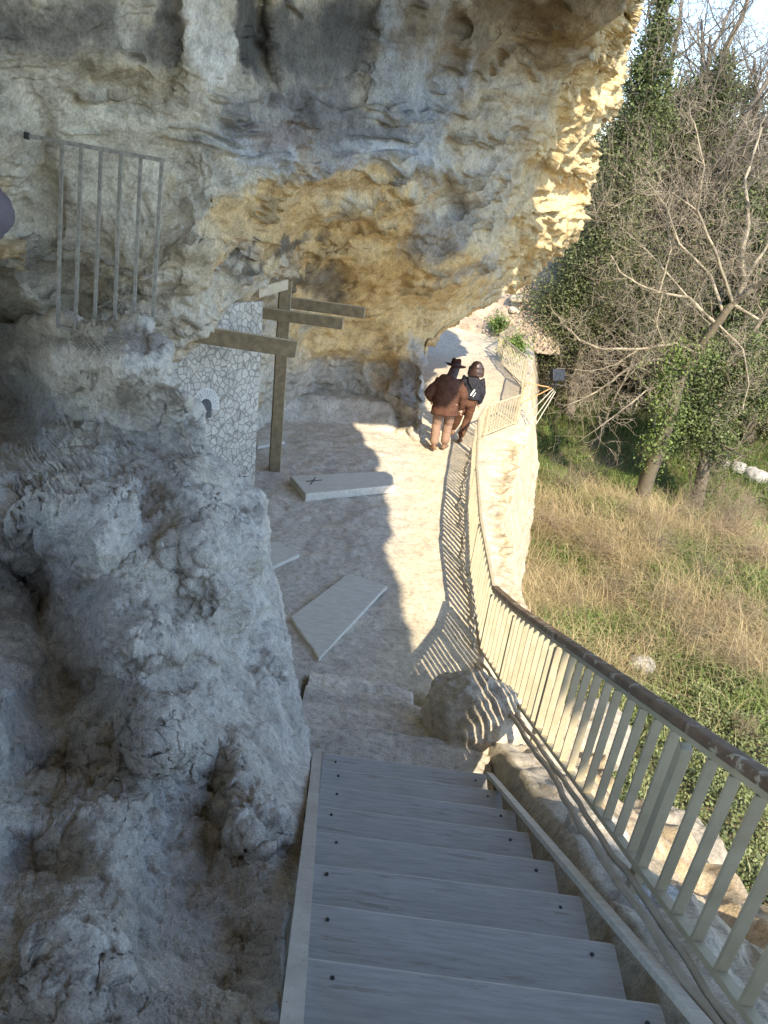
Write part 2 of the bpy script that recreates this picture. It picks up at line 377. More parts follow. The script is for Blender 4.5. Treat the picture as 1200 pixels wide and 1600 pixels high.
# ---- overhanging roof of the shelter above and behind the viewer; unseen, edge traced back from the wanted shade lines
def lip(p, t): return np.array(p)+SUN*t
LIP = [lip((5.0, -2.6, -4.2), 11.2), lip((2.9, 1.3, -4.4), 11.4), lip((2.1, 2.3, -4.2), 11.3), lip((1.55, 3.6, -3.95), 11.2), lip((1.0, 4.1, -4.15), 11.4), lip((.66, 5.05, -4.4), 11.8), lip(fl(652, 1088), 12.3), lip(fl(638, 1000), 12.4), lip(fl(618, 920), 12.6), lip(fl(606, 860), 12.6), lip(fl(612, 800), 12.7),
       lip(fl(608, 755), 12.8), lip(fl(585, 712), 12.9), lip(fl(568, 690), 13), lip(fl(560, 672), 13.), lip(fl(540, 655), 13.0), lip(fl(525, 645), 13.0),
       lip(aty(525, 638, 16.0), 13.2), lip(aty(560, 640, 15.9), 13.1), lip(aty(600, 652, 15.4), 13.0), lip(aty(640, 660, 15.0), 12.9), lip(aty(661, 672, 14.9), 12.7)]+[lip(aty(a, b_, c_), (3.3-aty(a, b_, c_)[2])/SUN[2]) for a, b_, c_ in ((775, 480, 19), (720, 460, 17.0), (745, 380, 16.4), (765, 300, 15.8), (795, 230, 15.3), (835, 135, 14.5), (890, 65, 13.7), (930, 10, 13.2), (1000, -120, 12.5))]
def build_roof():
    pts = np.array(LIP)
    seg = np.linalg.norm(np.diff(pts, axis=0), axis=1); s = np.concatenate([[0], np.cumsum(seg)])
    ss = np.arange(0, s[-1], .07); E_ = np.stack([np.interp(ss, s, pts[:, k]) for k in range(3)], 1)
    E_ += np.stack([fbm(E_*1.2, 4)*.22, fbm(E_*1.2+9, 4)*.22, fbm(E_+4, 3)*.12], 1)
    anchor = np.stack([np.full(len(E_), -7.5), np.clip(E_[:, 1]*.9+.3, -9, 11), np.full(len(E_), 2.9)], 1)
    rows = []
    for t in np.linspace(1, 0, 40)**1.0:
        q = anchor*t+E_*(1-t); q[:, 2] += .5*math.sin(PI*t); rows.append(q)
    up = []
    for t in np.linspace(0, 1, 30)[1:]:
        q = E_.copy(); q[:, 0] -= 3.2*t; q[:, 2] += 2.2*t; up.append(q)
    P = np.stack(rows+up, 0); n = grid_normals(P); f = P.reshape(-1, 3); nn = n.reshape(-1, 3)
    edge = np.abs(np.repeat(np.arange(P.shape[0]), P.shape[1])-39)
    f = f+nn*(.22*fbm(f*.8, 4)*np.clip(edge/6, 0, 1))[:, None]
    col = np.array((.56, .50, .40))*(1+.4*fbm(f*.8, 5))[:, None]
    ob = mesh_np('overhang', f, grid_faces(P.shape[0], P.shape[1]), M_CLIFF, None, True, np.clip(col, .05, .8))
    tag(ob, 'unseen rock overhang above the shelter, edge shaped to throw the shade lines', 'cliff', kind='structure')
build_roof()

def build_back():  # unseen wall added behind the camera to cut fill light from the rear
    n = 90; U_, V_ = np.meshgrid(np.linspace(-8, -.9, n), np.linspace(-4.5, 4.5, n)); y = -3.1-.25*np.abs(V_)-.9*sstep(-2.2, -.9, U_)-.15*(U_+2)*0
    P = np.stack([U_, y, V_], 2); f = P.reshape(-1, 3); d = .35*fbm(f*.6, 4)+.12*ridged(f*1.6, 4); f = f+np.array([0, 1., 0])*d[:, None]
    side = P[:, -1] + 0; cols = [side-np.array([0, .5*k, 0])+np.array([.1*k-.03*k*k, 0, 0]) for k in range(1, 9)]
    f = np.concatenate([f.reshape(n, n, 3), np.stack(cols, 1)], 1); NU = f.shape[1]; f = f.reshape(-1, 3)
    ob = mesh_np('shade_wall', f, grid_faces(n, NU), M_CLIFF, None, True, np.clip(np.array((.55, .51, .43))*(1+.4*fbm(f*.8, 5))[:, None], .05, .8))
    tag(ob, 'unseen rock wall added behind the viewer to cut light', 'cliff', kind='structure')
build_back()

# ---- the boulder mass beside the stairs
XF = [(500, 225), (527, 230), (545, 258), (580, 268), (610, 282), (640, 302), (690, 322), (720, 342), (745, 385), (770, 392), (800, 406), (850, 420), (880, 426), (940, 442), (990, 450), (1030, 452), (1080, 464), (1130, 478), (1180, 484), (1250, 481), (1300, 476), (1345, 466), (1400, 458), (1450, 442), (1520, 436), (1600, 428), (1780, 406)]
FP = [(485,1180,3.98),(482,1250,3.2),(468,1345,2.55),(450,1420,2.16),(432,1500,1.85),(428,1590,1.5),(458,990,5.0),(436,880,5.6),(416,800,6.0),(400,770,6.2),(370,720,6.3),(330,640,6.35),(298,580,6.25),(240,520,6.3),(480,1100,4.4),
 (230,600,5.85),(130,560,6.25),(200,690,5.7),(320,700,5.95),(110,660,6.5),(40,680,7.2),(60,560,7.6),(0,740,5.4),(80,720,5.6),(150,750,5.0),(300,765,5.2),(70,810,4.35),(230,860,4.35),(380,880,5.0),(30,900,4.5),(60,950,4.25),(20,1000,3.75),(140,1000,3.7),(300,1000,3.9),(400,1050,4.3),
 (75,1100,3.25),(200,1150,2.95),(350,1150,3.35),(0,1150,2.75),(0,1250,2.35),(150,1300,2.35),(300,1300,2.65),(420,1250,3.0),(60,1350,2.2),(0,1450,1.72),(150,1450,1.8),(300,1450,2.02),(380,1520,1.82),(0,1590,1.38),(200,1590,1.42),(350,1590,1.55),(0,1780,1.02),(300,1780,1.08),(430,1780,1.1),
 (-250,750,4.6),(-250,1000,2.5),(-290,1190,1.8),(-250,1300,1.75),(-250,1780,.95),(-250,560,8.5),(0,600,8.6),(-100,500,9),(100,500,7.2)]
FF = [(230,585,80,51,-0.54),(160,560,69,29,-0.31),(200,650,103,25,0.23),(150,640,69,34,0.15),(300,650,46,34,0.09),(330,700,46,39,-0.39),(270,690,69,18,0.15),(230,820,138,69,-0.23),(350,830,69,69,-0.19),(55,860,29,103,0.26),(120,830,57,69,-0.31),(190,1000,63,69,-0.46),(130,1020,25,69,0.23),(240,960,69,23,0.09),(300,920,29,57,0.15),(350,880,69,57,-0.23),(330,1000,57,69,-0.23),(400,1000,46,69,0.09),(240,1060,92,23,0.15),(240,1120,48,48,-0.26),(205,1150,25,41,0.15),(300,1130,57,57,-0.14),(390,1120,46,69,-0.17),(345,1090,29,41,0.11),(75,1110,39,92,0.20),(20,1080,46,103,-0.23),(140,1200,69,34,0.09),(390,1240,43,69,-0.23),(340,1250,25,69,0.12),(440,1230,29,80,-0.07),(60,1345,62,35,0.09),(140,1400,69,88,-0.11),(190,1450,17,113,-0.04),(300,1440,101,75,0.05),(240,1330,113,31,-0.05),(395,1540,52,62,0.10),(100,1530,50,62,-0.07),(20,1300,62,50,-0.08),(60,1210,80,27,0.08),(330,1330,75,19,0.03),(300,1570,75,31,0.03),(20,1500,50,75,0.03)]
def build_fore():
    ys = np.linspace(505, 1780, 520)
    nu = 330; uu = np.concatenate([np.linspace(0, .48, 50, endpoint=False), np.linspace(.48, 1, nu-50)])
    xs = smooth_curve(ys, XF)
    X = -420+(xs[:, None]+420)*uu[None]; Yp = np.repeat(ys[:, None], nu, 1)
    q = np.stack([X.ravel(), Yp.ravel()], 1)
    D = rbf([c[:2] for c in FP], [c[2] for c in FP], q)
    wq = np.stack([q[:, 0]/70, q[:, 1]/70, np.zeros(len(q))], 1)
    qx = q[:, 0]+fbm(wq, 4)*36; qy = q[:, 1]+fbm(wq+9, 4)*30
    for (x, y, rx, ry, a) in FF:
        D += a*np.exp(-((((qx-x)/rx)**2+((qy-y)/ry)**2)*.62)**1.7)
    P = aty(q[:, 0], q[:, 1], D).reshape(len(ys), nu, 3)
    S = P[:, -1]; r = rays(xs, ys); r /= np.linalg.norm(r, axis=1)[:, None]
    cols = []
    R = np.interp(ys, [500, 800, 1000, 1150, 1300, 1780], [.5, .5, .35, .12, .06, .06])[:, None]
    for k in range(1, 25):
        th = min(k/12, 1)*PI/2; j = max(0, k-12)*.18
        cols.append(S+r*R*math.sin(th)-np.array([0, 0, 1.])*(R*(1-math.cos(th))+j))
    P = np.concatenate([P, np.stack(cols, 1)], 1); NU = P.shape[1]
    T = P[0]; rt = T/np.linalg.norm(T, axis=1)[:, None]; rows = []
    for k in range(24, 0, -1):
        th = min(k/12, 1)*PI/2; j = max(0, k-12)*.2
        rows.append(T+rt*.7*math.sin(th)-np.array([0, 0, 1.])*(.5*(1-math.cos(th))+j))
    P = np.concatenate([np.stack(rows, 0), P], 0); NV = P.shape[0]
    X = np.concatenate([X, np.repeat(xs[:, None], 24, 1)], 1); X = np.concatenate([np.repeat(X[:1], 24, 0), X], 0).ravel()
    Yq = np.concatenate([np.full(24, ys[0]), ys]); py = np.repeat(Yq, NU)
    n = grid_normals(P); f = P.reshape(-1, 3); nn = n.reshape(-1, 3)
    dep = np.clip(f @ FW, 1., 7.)
    a = sstep(1, 5, dep)
    calm = .75*np.exp(-(((X-320)/120)**2+((py-1450)/90)**2))+.7*np.exp(-(((X-75)/45)**2+((py-1110)/110)**2))+.5*np.exp(-(((X-345)/50)**2+((py-690)/50)**2))+.6*np.exp(-(((X-60)/90)**2+((py-700)/30)**2))
    k = (1-np.clip(calm, 0, .85))*(.3+.9*sstep(-.2, .3, fbm(f*.95+33, 3)))
    wsp = f+np.stack([fbm(f*1.6, 3), fbm(f*1.6+7, 3), fbm(f*1.6+3, 3)], 1)*.22
    w1, w2 = worley(wsp*2.6); w3, w4 = worley(wsp*6.5+3)
    d = .10*(.6+.6*a)*fbm(f*1.3, 3)+k*((.045+.05*a)*ridged(wsp*1.7, 5, g=.5)+.06*(.6-w1)+.02*(.6-w3))
    d += (.35+.65*k)*(.040*fbm(f*5.5, 5, g=.6)+.022*ridged(f*12, 3, g=.6)+.016*fbm(f*30, 3, g=.7)-.022*np.abs(pn(wsp*3.4))*k)
    d += k*(.13*plates(fbm(wsp*1.5+5, 4), 4, .16)+.07*plates(fbm(f*4.3+15, 4), 4, .14))
    w5, _ = worley(f*11); d -= .022*sstep(.42, .12, w5)*k*sstep(-.1, .25, fbm(f*2.7+70, 3))
    pit = sstep(.25, .5, fbm(f*5+87, 3)); d -= .022*pit*k; w6, _ = worley(f*21+fbm(f*9, 2)[:, None]*.5); w7, _ = worley(f*8.5+fbm(f*4, 2)[:, None]*.6); gr = sstep(-.25, .15, fbm(f*1.4+44, 3)); d += (.014*(.5-w6)*(.4+.6*gr)+.034*(.45-w7)*gr)*(.4+.6*k)
    sgn = -1 if (nn[len(nn)//2] @ FW) > 0 else 1
    d *= np.where(X > xs.max(), .5, 1)
    near = sstep(0, 60, np.repeat(np.concatenate([np.full(24, xs[0]), xs]), NU)-X+ (py < 1150)*60)
    f = f+nn*(d*sgn*(.3+.7*near))[:, None]
    col = np.tile(np.array((.655, .615, .535)), (len(f), 1))*(1+.22*fbm(f*1.5, 5))[:, None]
    dust = sstep(-.02, .3, fbm(f*2.4+11, 6)); col = col*(1-.5*dust[:, None])+np.array((.74, .705, .63))*.5*dust[:, None]
    drk = sstep(.1, .34, fbm(f*3.3+23, 6)); col = col*(1-.4*drk[:, None])+np.array((.38, .34, .285))*.4*drk[:, None]
    och = sstep(.2, .42, fbm(f*1.9+41, 5)); col = col*(1-.3*och[:, None])+np.array((.46, .39, .28))*.3*och[:, None]
    col = col*(1-.25*pit[:, None])
    ob = mesh_np('boulder_slope', f, grid_faces(NV, NU), M_ROCK, None, True, np.clip(col, .03, .8))
    tag(ob, 'rough grey rock mass sloping down beside the wooden stairs', 'rock', kind='structure')
build_fore()

# ---- rock terrace: shelter floor, path and its drop to the valley
EDGE = [(-6, 3.4), (1, 2.75), (3, 2.5), (5, 2.2), (7, 2.05), (9.3, 1.82), (12, 2.1), (15.2, 2.7), (18, 3.25), (22, 3.75), (28, 4.6), (36, 6)]
def floor_z(x, y):
    x = np.asarray(x, float); y = np.asarray(y, float)
    z = FA+FB*y
    up = (5.95-y); z = np.where(up > 0, -4.835+FB*0+up*.53, z)
    return z
def build_path():
    ys = np.concatenate([np.linspace(-2, 4, 60, endpoint=False), np.linspace(4, 20, 420, endpoint=False), np.linspace(20, 36, 140)])
    nu = 230
    ex = smooth_curve(ys, EDGE); ex = ex+fbm(np.stack([ys*.6, ys*0, ys*0], 1), 3, g=.4)*.30
    X = -6+(ex[:, None]+6)*(np.linspace(0, 1, nu)**.75)[None]; Y = np.repeat(ys[:, None], nu, 1)
    x, y = X.ravel(), Y.ravel(); z = floor_z(x, y)
    p = np.stack([x, y, z], 1)
    # worn hollows, the bench along the wall foot, a gully below the stairs
    dz = .05*fbm(p*.9, 4)+.007*ridged(p*3, 4)+.006*fbm(p*14, 3)
    lef = sstep(.2, -.6, x-.02*y); dz += lef*(.03*ridged(p*1.6, 4)+.025*fbm(p*5, 4))
    bench = sstep(14.9, 15.7, y+.35*fbm(p*1.2, 3)+np.clip(-1.0-x, 0, 4)*.25)*sstep(.35, -.2, x-.2*fbm(p*2, 3)); dz += bench*(.42+.08*fbm(p*3, 4))
    stair = sstep(-.55, -.3, x)*sstep(1.2, 1.02, x+.05*(y-4))*sstep(4.55, 4.3, y); dz -= stair*.3+.32*sstep(-.6, -.45, x)*sstep(1.15, 1.0, x+.35*np.clip(y-4.5, 0, 2))*sstep(6.05, 5.75, y)
    rt = sstep(1.05, 1.35, x)*sstep(7.2, 6.2, y); dz += rt*(.10*ridged(p*2.1, 4)+.07*fbm(p*4, 4)-.06)
    out = sstep(1.5, 2.2, x)*sstep(7.5, 5, y); dz += out*(-.22+.16*fbm(p*1.4, 4))
    fo = sstep(.12, .5, x-np.interp(y, [0, 6.9, 9, 11.5, 15, 17, 22, 28], [1.38, 1.28, 1.28, 1.4, 1.9, 3, 3.6, 4.6])); dz += fo*(.13*ridged(p*1.3, 5)+.07*fbm(p*4, 4)+.12*plates(fbm(p*1.7+4, 4), 4, .12)-.12)
    far = sstep(24, 31, y); dz += far*(.4+.25*fbm(p*.6, 3))
    dz -= 2.2*sstep(-.22, -.6, x)*sstep(5.4, 4.4, y)+1.2*sstep(-.9, -1.4, x)*sstep(6.2, 5.2, y)
    z = z+dz
    P = np.stack([x, y, z], 1).reshape(len(ys), nu, 3)
    S = P[:, -1]; cols = []
    hgt = 6.2-(-S[:, 2]-4)*.6
    for k in range(1, 61):
        t = k/60
        q = S.copy(); q[:, 2] -= hgt*t; q[:, 0] += .14*math.sin(min(1, t*6)*PI/2)+.55*t; cols.append(q)
    P = np.concatenate([P, np.stack(cols, 1)], 1); NU = P.shape[1]
    n = grid_normals(P); f = P.reshape(-1, 3); nn = n.reshape(-1, 3)
    side = np.tile(np.concatenate([np.zeros(nu-6), np.zeros(6), np.linspace(0, 1, 16), np.ones(44)]), len(ys))
    wsp = f+np.stack([fbm(f*1.2, 3), fbm(f*1.2+7, 3), fbm(f*1.2+3, 3)], 1)*.3
    d = side*np.minimum(1,.25+.0*side)*0+side*(.14*ridged(wsp*1.1, 5)+.12*fbm(wsp*np.array([1, 1, 4.]), 4)+.05*fbm(f*6, 4))
    sgn = -1 if nn[nu//2*1, 2] < 0 else 1
    f = f+nn*(d*sgn)[:, None]
    col = np.tile(np.array((.64, .565, .425)), (len(f), 1))*(1+.12*fbm(f*1.2, 5))[:, None]
    gl = (sstep(.35, -.35, f[:, 0]-.03*f[:, 1]+.3*fbm(f*.9, 4))*(1-side))[:, None]; col = col*(1-gl)+np.array((.58, .53, .44))*gl
    st = sstep(.15, .4, fbm(f*2.2+31, 6))[:, None]*.35; col = col*(1-st)+np.array((.33, .30, .25))*st
    nr = (sstep(6.2, 5.2, f[:, 1])*(1-.4*sstep(1.7, 2.2, f[:, 0])))[:, None]*.8; col = col*(1-nr)+np.array((.50, .44, .345))*(1+.3*fbm(f*2.5, 5))[:, None]*nr
    fr = sstep(17, 22, f[:, 1]+fbm(f*.8, 3)*2)[:, None]*.6; col = col*(1-fr)+np.array((.48, .41, .31))*fr
    sd_ = np.maximum(side, np.tile(np.concatenate([np.zeros(nu), np.ones(60)]), len(ys))); fo2 = np.concatenate([fo.reshape(len(ys), nu), np.ones((len(ys), 60))], 1).ravel()[:, None]*.85; oc = np.array((.50, .40, .265))*(1+.35*fbm(f*2.2+9, 5))[:, None]; col = col*(1-fo2)+oc*fo2
    ob = mesh_np('path', f, grid_faces(len(ys), NU), M_FLOOR, None, True, np.clip(col, .03, .8))
    tag(ob, 'pale limestone terrace path beneath the overhang', 'path', kind='structure')
build_path()

# ---- valley ground and hillside: one sheet to the horizon
def ground_z(x, y):
    x = np.asarray(x, float); y = np.asarray(y, float)
    z = np.full(x.shape, -8.9)
    z = z+9.5*sstep(25, 62, y-.12*np.clip(x, 0, 40))
    z = z+1.5*sstep(12, 30, x)
    z = z+np.clip(3.6-x, 0, 3)*.35
    z = z-.9*np.exp(-((y-27+.3*x)/3.5)**2)*sstep(3, 8, x)     # stream bed
    q = np.stack([x.ravel()*.14, y.ravel()*.14, np.zeros(x.size)], 1)
    return z+(.8*fbm(q, 4)).reshape(x.shape)
def build_ground():
    xs = np.concatenate([np.linspace(-40, 2, 12, endpoint=False), np.linspace(2, 26, 150, endpoint=False), np.linspace(26, 60, 40, endpoint=False), np.geomspace(60, 1500, 30)])
    ys = np.concatenate([-np.geomspace(400, 5, 20), np.linspace(-2, 46, 250, endpoint=False), np.linspace(46, 100, 50, endpoint=False), np.geomspace(100, 2500, 30)])
    X, Y = np.meshgrid(xs, ys); Z = ground_z(X, Y)
    f = np.stack([X.ravel(), Y.ravel(), Z.ravel()], 1)
    f[:, 2] += .10*fbm(f*.9, 4)+.04*fbm(f*3, 3)
    col = np.tile(np.array((.165, .135, .082)), (len(f), 1))*(1+.35*fbm(f*.6, 5))[:, None]
    g = sstep(-.05, .25, fbm(f*.35+4, 5))[:, None]*.6; col = col*(1-g)+np.array((.085, .10, .035))*g
    ob = mesh_np('ground', f, grid_faces(len(ys), len(xs)), M_SOIL, None, True, np.clip(col, .02, .8))
    tag(ob, kind='structure')
build_ground()

# ================================================================== OBJECTS
def stone(name, c, size, seed=0, mat=None, n=40, amp=.12, power=2.6, base=(.5, .45, .36), rotz=0, freq=1.0, parent=None):
    """irregular boulder: a superquadric ball broken up by noise"""
    th = np.linspace(0, 2*PI, 2*n, endpoint=False); ph = np.linspace(-PI/2+1e-4, PI/2-1e-4, n)
    T, Pq = np.meshgrid(th, ph)
    e = 2/power
    sp = lambda a: np.sign(a)*np.abs(a)**e
    x = sp(np.cos(Pq))*sp(np.cos(T)); y = sp(np.cos(Pq))*sp(np.sin(T)); z = sp(np.sin(Pq))
    u = np.stack([x.ravel(), y.ravel(), z.ravel()], 1)
    s = np.array(size)/2; p = u*s; q = p*freq+seed*17.3; nn = u/np.linalg.norm(u, axis=1)[:, None]
    m = float(np.mean(s)); w1, _ = worley(q/m*.9+fbm(q/m, 3)[:, None]*.4)
    d = m*amp*(1.3*fbm(q/m*.9, 3)+.9*ridged(q/m*1.5, 4)+.9*(.6-w1)+.35*fbm(q/m*6, 4))
    p = p+nn*d[:, None]
    ca, sa = math.cos(rotz), math.sin(rotz); p = np.stack([p[:, 0]*ca-p[:, 1]*sa, p[:, 0]*sa+p[:, 1]*ca, p[:, 2]], 1)
    m2 = 2*n; i = np.arange(n*m2).reshape(n, m2); j = np.roll(i, -1, 1)
    F = np.stack([i[:-1].ravel(), j[:-1].ravel(), j[1:].ravel(), i[1:].ravel()], 1)
    col = np.array(base)*(1+.25*fbm(q*1.6, 5))[:, None]
    ob = mesh_np(name, p, F, mat or M_FLOOR, parent, True, np.clip(col, .03, .8)); ob.location = [float(v) for v in c]
    return ob
def onplane(x, y, a, b):
    d = rays(x, y); return d*(a/(d[2]-b*d[1]))

# ---- wooden stairs
NOSE = lambda i: (4.20-.366*i, -4.03+.222*i)
def build_stairs():
    st = thing('wooden_stairs', 'grey dusty wooden stairs leading down to the shelter floor', 'stairs', (.45, 4.2, -4.1))
    rr = random.Random(3)
    for i in range(-0, 14):
        y, z = NOSE(i)
        xl = -.205+.05*(4.2-y); xr = .985+.053*(4.2-y)+rr.uniform(-.012, .012); yaw = rr.uniform(-.008, .008)
        b = MB(); M = Matrix.Rotation(yaw, 3, 'Z') @ Matrix.Rotation(rr.uniform(-.006, .006), 3, 'Y')
        b.box(((xl+xr)/2, y-.20, z-.021), (xr-xl, .405, .042), M, .005)
        t = b.build('tread', M_TREAD, st, False)
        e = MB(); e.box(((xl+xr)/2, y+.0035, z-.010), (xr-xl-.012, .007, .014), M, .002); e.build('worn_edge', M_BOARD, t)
        for bx in (xl+.085+rr.uniform(-.02, .03), xr-.085+rr.uniform(-.03, .02)):
            by = y-.055+rr.uniform(-.015, .01); bo = MB()
            bo.tube([(bx, by, z-.002), (bx, by, z+.004)], .008, 10); bo.build('bolt', M_BOLT, t)
    A = -4.03+.607*4.2; Bs = -.607
    def strip(name, pl, h, mat, off):
        a = [onplane(px, py, A+off, Bs) for px, py in pl]
        V = [tuple(p) for p in a]+[(p[0], p[1], p[2]-h) for p in a]
        b = MB(); b.add(V, [(0, 1, 2, 3), (7, 6, 5, 4), (0, 4, 5, 1), (1, 5, 6, 2), (2, 6, 7, 3), (3, 7, 4, 0)])
        return b.build(name, mat, st)
    strip('stringer', [(490, 1170), (503, 1170), (474, 1570), (470, 1800)][:2]+[(461, 1800), (412, 1800)], .10, M_STRING, .03)
    strip('stringer', [(760, 1206), (770, 1208), (1292, 1800), (1262, 1800)], .035, M_CROSSL if False else M_BOARD, .05)
build_stairs()

def build_steps():
    t = thing('stone_steps', 'worn pale stone steps between the wooden stairs and the shelter floor', 'steps', (.3, 5, -4.8))
    for k, (y0, y1, z, x0, x1) in enumerate([(4.17, 4.74, -4.21, -.42, 1.12), (4.62, 5.20, -4.40, -.45, .78), (5.1, 5.62, -4.57, -.5, .62), (5.5, 6.0, -4.72, -.5, .55)]):
        nx, ny = 130, 60
        X, Y = np.meshgrid(np.linspace(x0, x1, nx), np.linspace(0, 1, ny))
        p0 = np.stack([X.ravel(), np.zeros(X.size), np.zeros(X.size)], 1)
        fr = y1+.06*fbm(p0*1.8+k*9, 4)-.10*sstep(x1-.35, x1, X.ravel())+.03*fbm(p0*9+k, 3)
        yy = y0+(fr-y0)*np.clip(Y.ravel()/.72, 0, 1); zz = np.full(X.size, z)
        fall = np.clip((Y.ravel()-.72)/.28, 0, 1); zz = zz-fall*.26
        p = np.stack([X.ravel(), yy+.03*np.sin(fall*PI/2), zz], 1)
        nz = .02*fbm(p*2+k, 4)+.012*ridged(p*6, 3); p[:, 2] += nz-.03*np.exp(-((Y.ravel()-.72)/.1)**2)
        p[:, 2] -= .2*sstep(x1-.06, x1, X.ravel())
        p[:, 1] += .03*fbm(p*7, 3)*fall
        o = mesh_np('step', p, grid_faces(ny, nx), M_FLOOR, t, True, np.clip(np.array((.62, .57, .48))*(.86+.1*(k % 2)+.06*k)*(1+.25*fbm(p*2.5, 5))[:, None], .03, .8))
        o.location = -world_loc(t)
build_steps()

BO = stone('boulder', (1.0, 5.05, -4.42), (.72, .86, .92), 3, M_FLOOR, 70, .16, 2.7, (.52, .46, .36), .5)
tag(BO, 'tan boulder striped by railing shadow at the foot of the stairs', 'boulder')
for k, (px, py, dz, s, lab) in enumerate([(930, 1340, .0, (.34, .46, .34), 'pale rounded rock under the near railing beside the right stringer'),
        (850, 1225, -.02, (.36, .55, .34), 'brown rock lodged beside the top end of the right stringer'),
        (1005, 1445, -.08, (.28, .44, .30), 'grey rock wedged below the hoses and the lower railing panel')]):
    p = onplane(px, py, -4.03+.607*4.2-.10+dz, -.607)
    tag(stone('rock', p, s, 5+k*3, M_FLOOR, 44, .15, 2.8, [(.50, .47, .41), (.40, .34, .25), (.44, .42, .37)][k], k), lab, 'rock')
for k, (px, py, s, lab) in enumerate([(925, 1150, (.9, 1.0, .7), 'sunlit rock just outside the railing by the first near post'), (1040, 1330, (.7, .95, .6), 'sunlit rock outside the railing by the second near post'), (1125, 1510, (.6, .9, .6), 'rock outside the railing at the lower right corner')]):
    p = onplane(px, py, -2.95, -.487)
    tag(stone('rock', p, s, 25+k*3, M_FLOOR, 44, .15, 2.6, (.36, .32, .255), k), lab, 'rock')

# ---- railings
def railing(label, base, hts, posts, spacing, railmat, rw=.07, rh=.055, barw=.034, bard=.028, endbars=True, kick=True):
    """base: polyline of foot points; hts: height of the top rail at each; posts: distances along it"""
    base = np.array(base, float); seg = np.linalg.norm(np.diff(base, axis=0), axis=1); s = np.concatenate([[0], np.cumsum(seg)])
    at = lambda d: np.array([np.interp(d, s, base[:, k]) for k in range(3)])
    ht = lambda d: float(np.interp(d, s, hts))
    root = thing('railing', label, 'railing', base[0], 'metal railing sections along the path')
    top = MB(); bot = MB(); capm = MB()
    for i in range(len(base)-1):
        a = base[i].copy(); b = base[i+1].copy(); a2, b2 = a.copy(), b.copy(); a2[2] += hts[i]; b2[2] += hts[i+1]
        up_ = np.array([0, 0, rh/2+.008]); top.bar(a2, b2, rw*.62, rh*.8, (0, 0, 1), .004)
        if railmat is M_RAIL: capm.bar(a2+up_, b2+up_, rw+.012, .046, (0, 0, 1), .015)
        a[2] += .05; b[2] += .05; bot.bar(a, b, .045, .028)
    tr = top.build('top_rail', M_FENCE, root)
    if railmat is M_RAIL: capm.build('handrail_cap', M_RAIL, tr)
    bot.build('bottom_rail', M_FENCE, root)
    dirn = lambda d: (at(min(d+.02, s[-1]))-at(max(d-.02, 0)))
    for d in posts:
        p = at(d); b = MB(); v = dirn(d); an = math.atan2(v[1], v[0])
        b.box((p[0], p[1], p[2]+(ht(d)-.10)/2-.03), (.05, .05, ht(d)+.10-rh), Matrix.Rotation(an, 3, 'Z'), .004); b.build('post', M_FENCE, root)
    n = int(s[-1]/spacing)
    for k in range(1, n):
        d = k*s[-1]/n
        if any(abs(d-q) < spacing*.62 for q in posts): continue
        p = at(d); v = dirn(d); an = math.atan2(v[1], v[0]); b = MB(); jx = random.uniform(-.004, .004)
        z0, z1 = p[2]+.062, p[2]+ht(d)-rh/2
        b.box((p[0]+jx, p[1], (z0+z1)/2), (barw, bard, z1-z0), Matrix.Rotation(an, 3, 'Z')); b.build('baluster', M_FENCE, root)
    return root
nf = lambda y: (1.33-.02*(y-3.5)*.6, y, -2.84-.487*(y-2.47))
NB = [nf(-.9), nf(.5), nf(2.47), nf(4.44), nf(5.9), (1.25, 6.95, -4.93)]
sd = np.concatenate([[0], np.cumsum(np.linalg.norm(np.diff(np.array(NB), axis=0), axis=1))])
railing('long near railing beside the wooden stairs with brown worn handrail', NB, [.82]*5+[.80], [sd[1], sd[2], sd[3], sd[4], sd[5]], .185, M_RAIL, .066, .055, .015, .044)
def f2(px, py, dz=.03): p = fl(px, py); p = p.copy(); p[2] += dz; return p
PA = [(1.25, 6.99, -4.91), f2(735, 900), f2(732, 800), f2(738, 710), f2(750, 685)]
sa = np.concatenate([[0], np.cumsum(np.linalg.norm(np.diff(np.array(PA), axis=0), axis=1))])
railing('sunlit beige railing running along the path edge up to the walkers', PA, [.79, .78, .76, .74, .70], [sa[1], sa[2], sa[3], sa[4]-.05], .17, M_FENCE, .06, .05, .016, .038)
PB = [f2(754, 685), f2(806, 664)]
sb = np.linalg.norm(PB[1]-PB[0])
railing('short beige railing turning outwards across the path beyond the walkers', PB, [.70, .70], [.04, sb-.04], .14, M_FENCE, .05, .045, .03, .025)
PC = [f2(808, 661), (3.42, 21.3, FA+FB*21.3+.03)]
railing('beige railing seen end-on behind the floodlight', PC, [.74, .8], [.05, np.linalg.norm(np.array(PC[1])-PC[0])-.05], .17, M_FENCE, .05, .045, .03, .025)
PD = [(3.42, 21.4, FA+FB*21.4+.03), aty(774, 562, 25.6)]
railing('distant beige railing panel where the path bends left', PD, [.80, .84], [.05, np.linalg.norm(PD[1]-np.array(PD[0]))-.05], .21, M_FENCE, .05, .045, .03, .022)
PE = [aty(775, 560, 25.8), aty(818, 533, 29.5)]
railing('farthest pale railing panel climbing beside the dry stone wall', PE, [.85, .85], [.05, np.linalg.norm(PE[1]-PE[0])-.05], .21, M_FENCE, .05, .045, .03, .022)

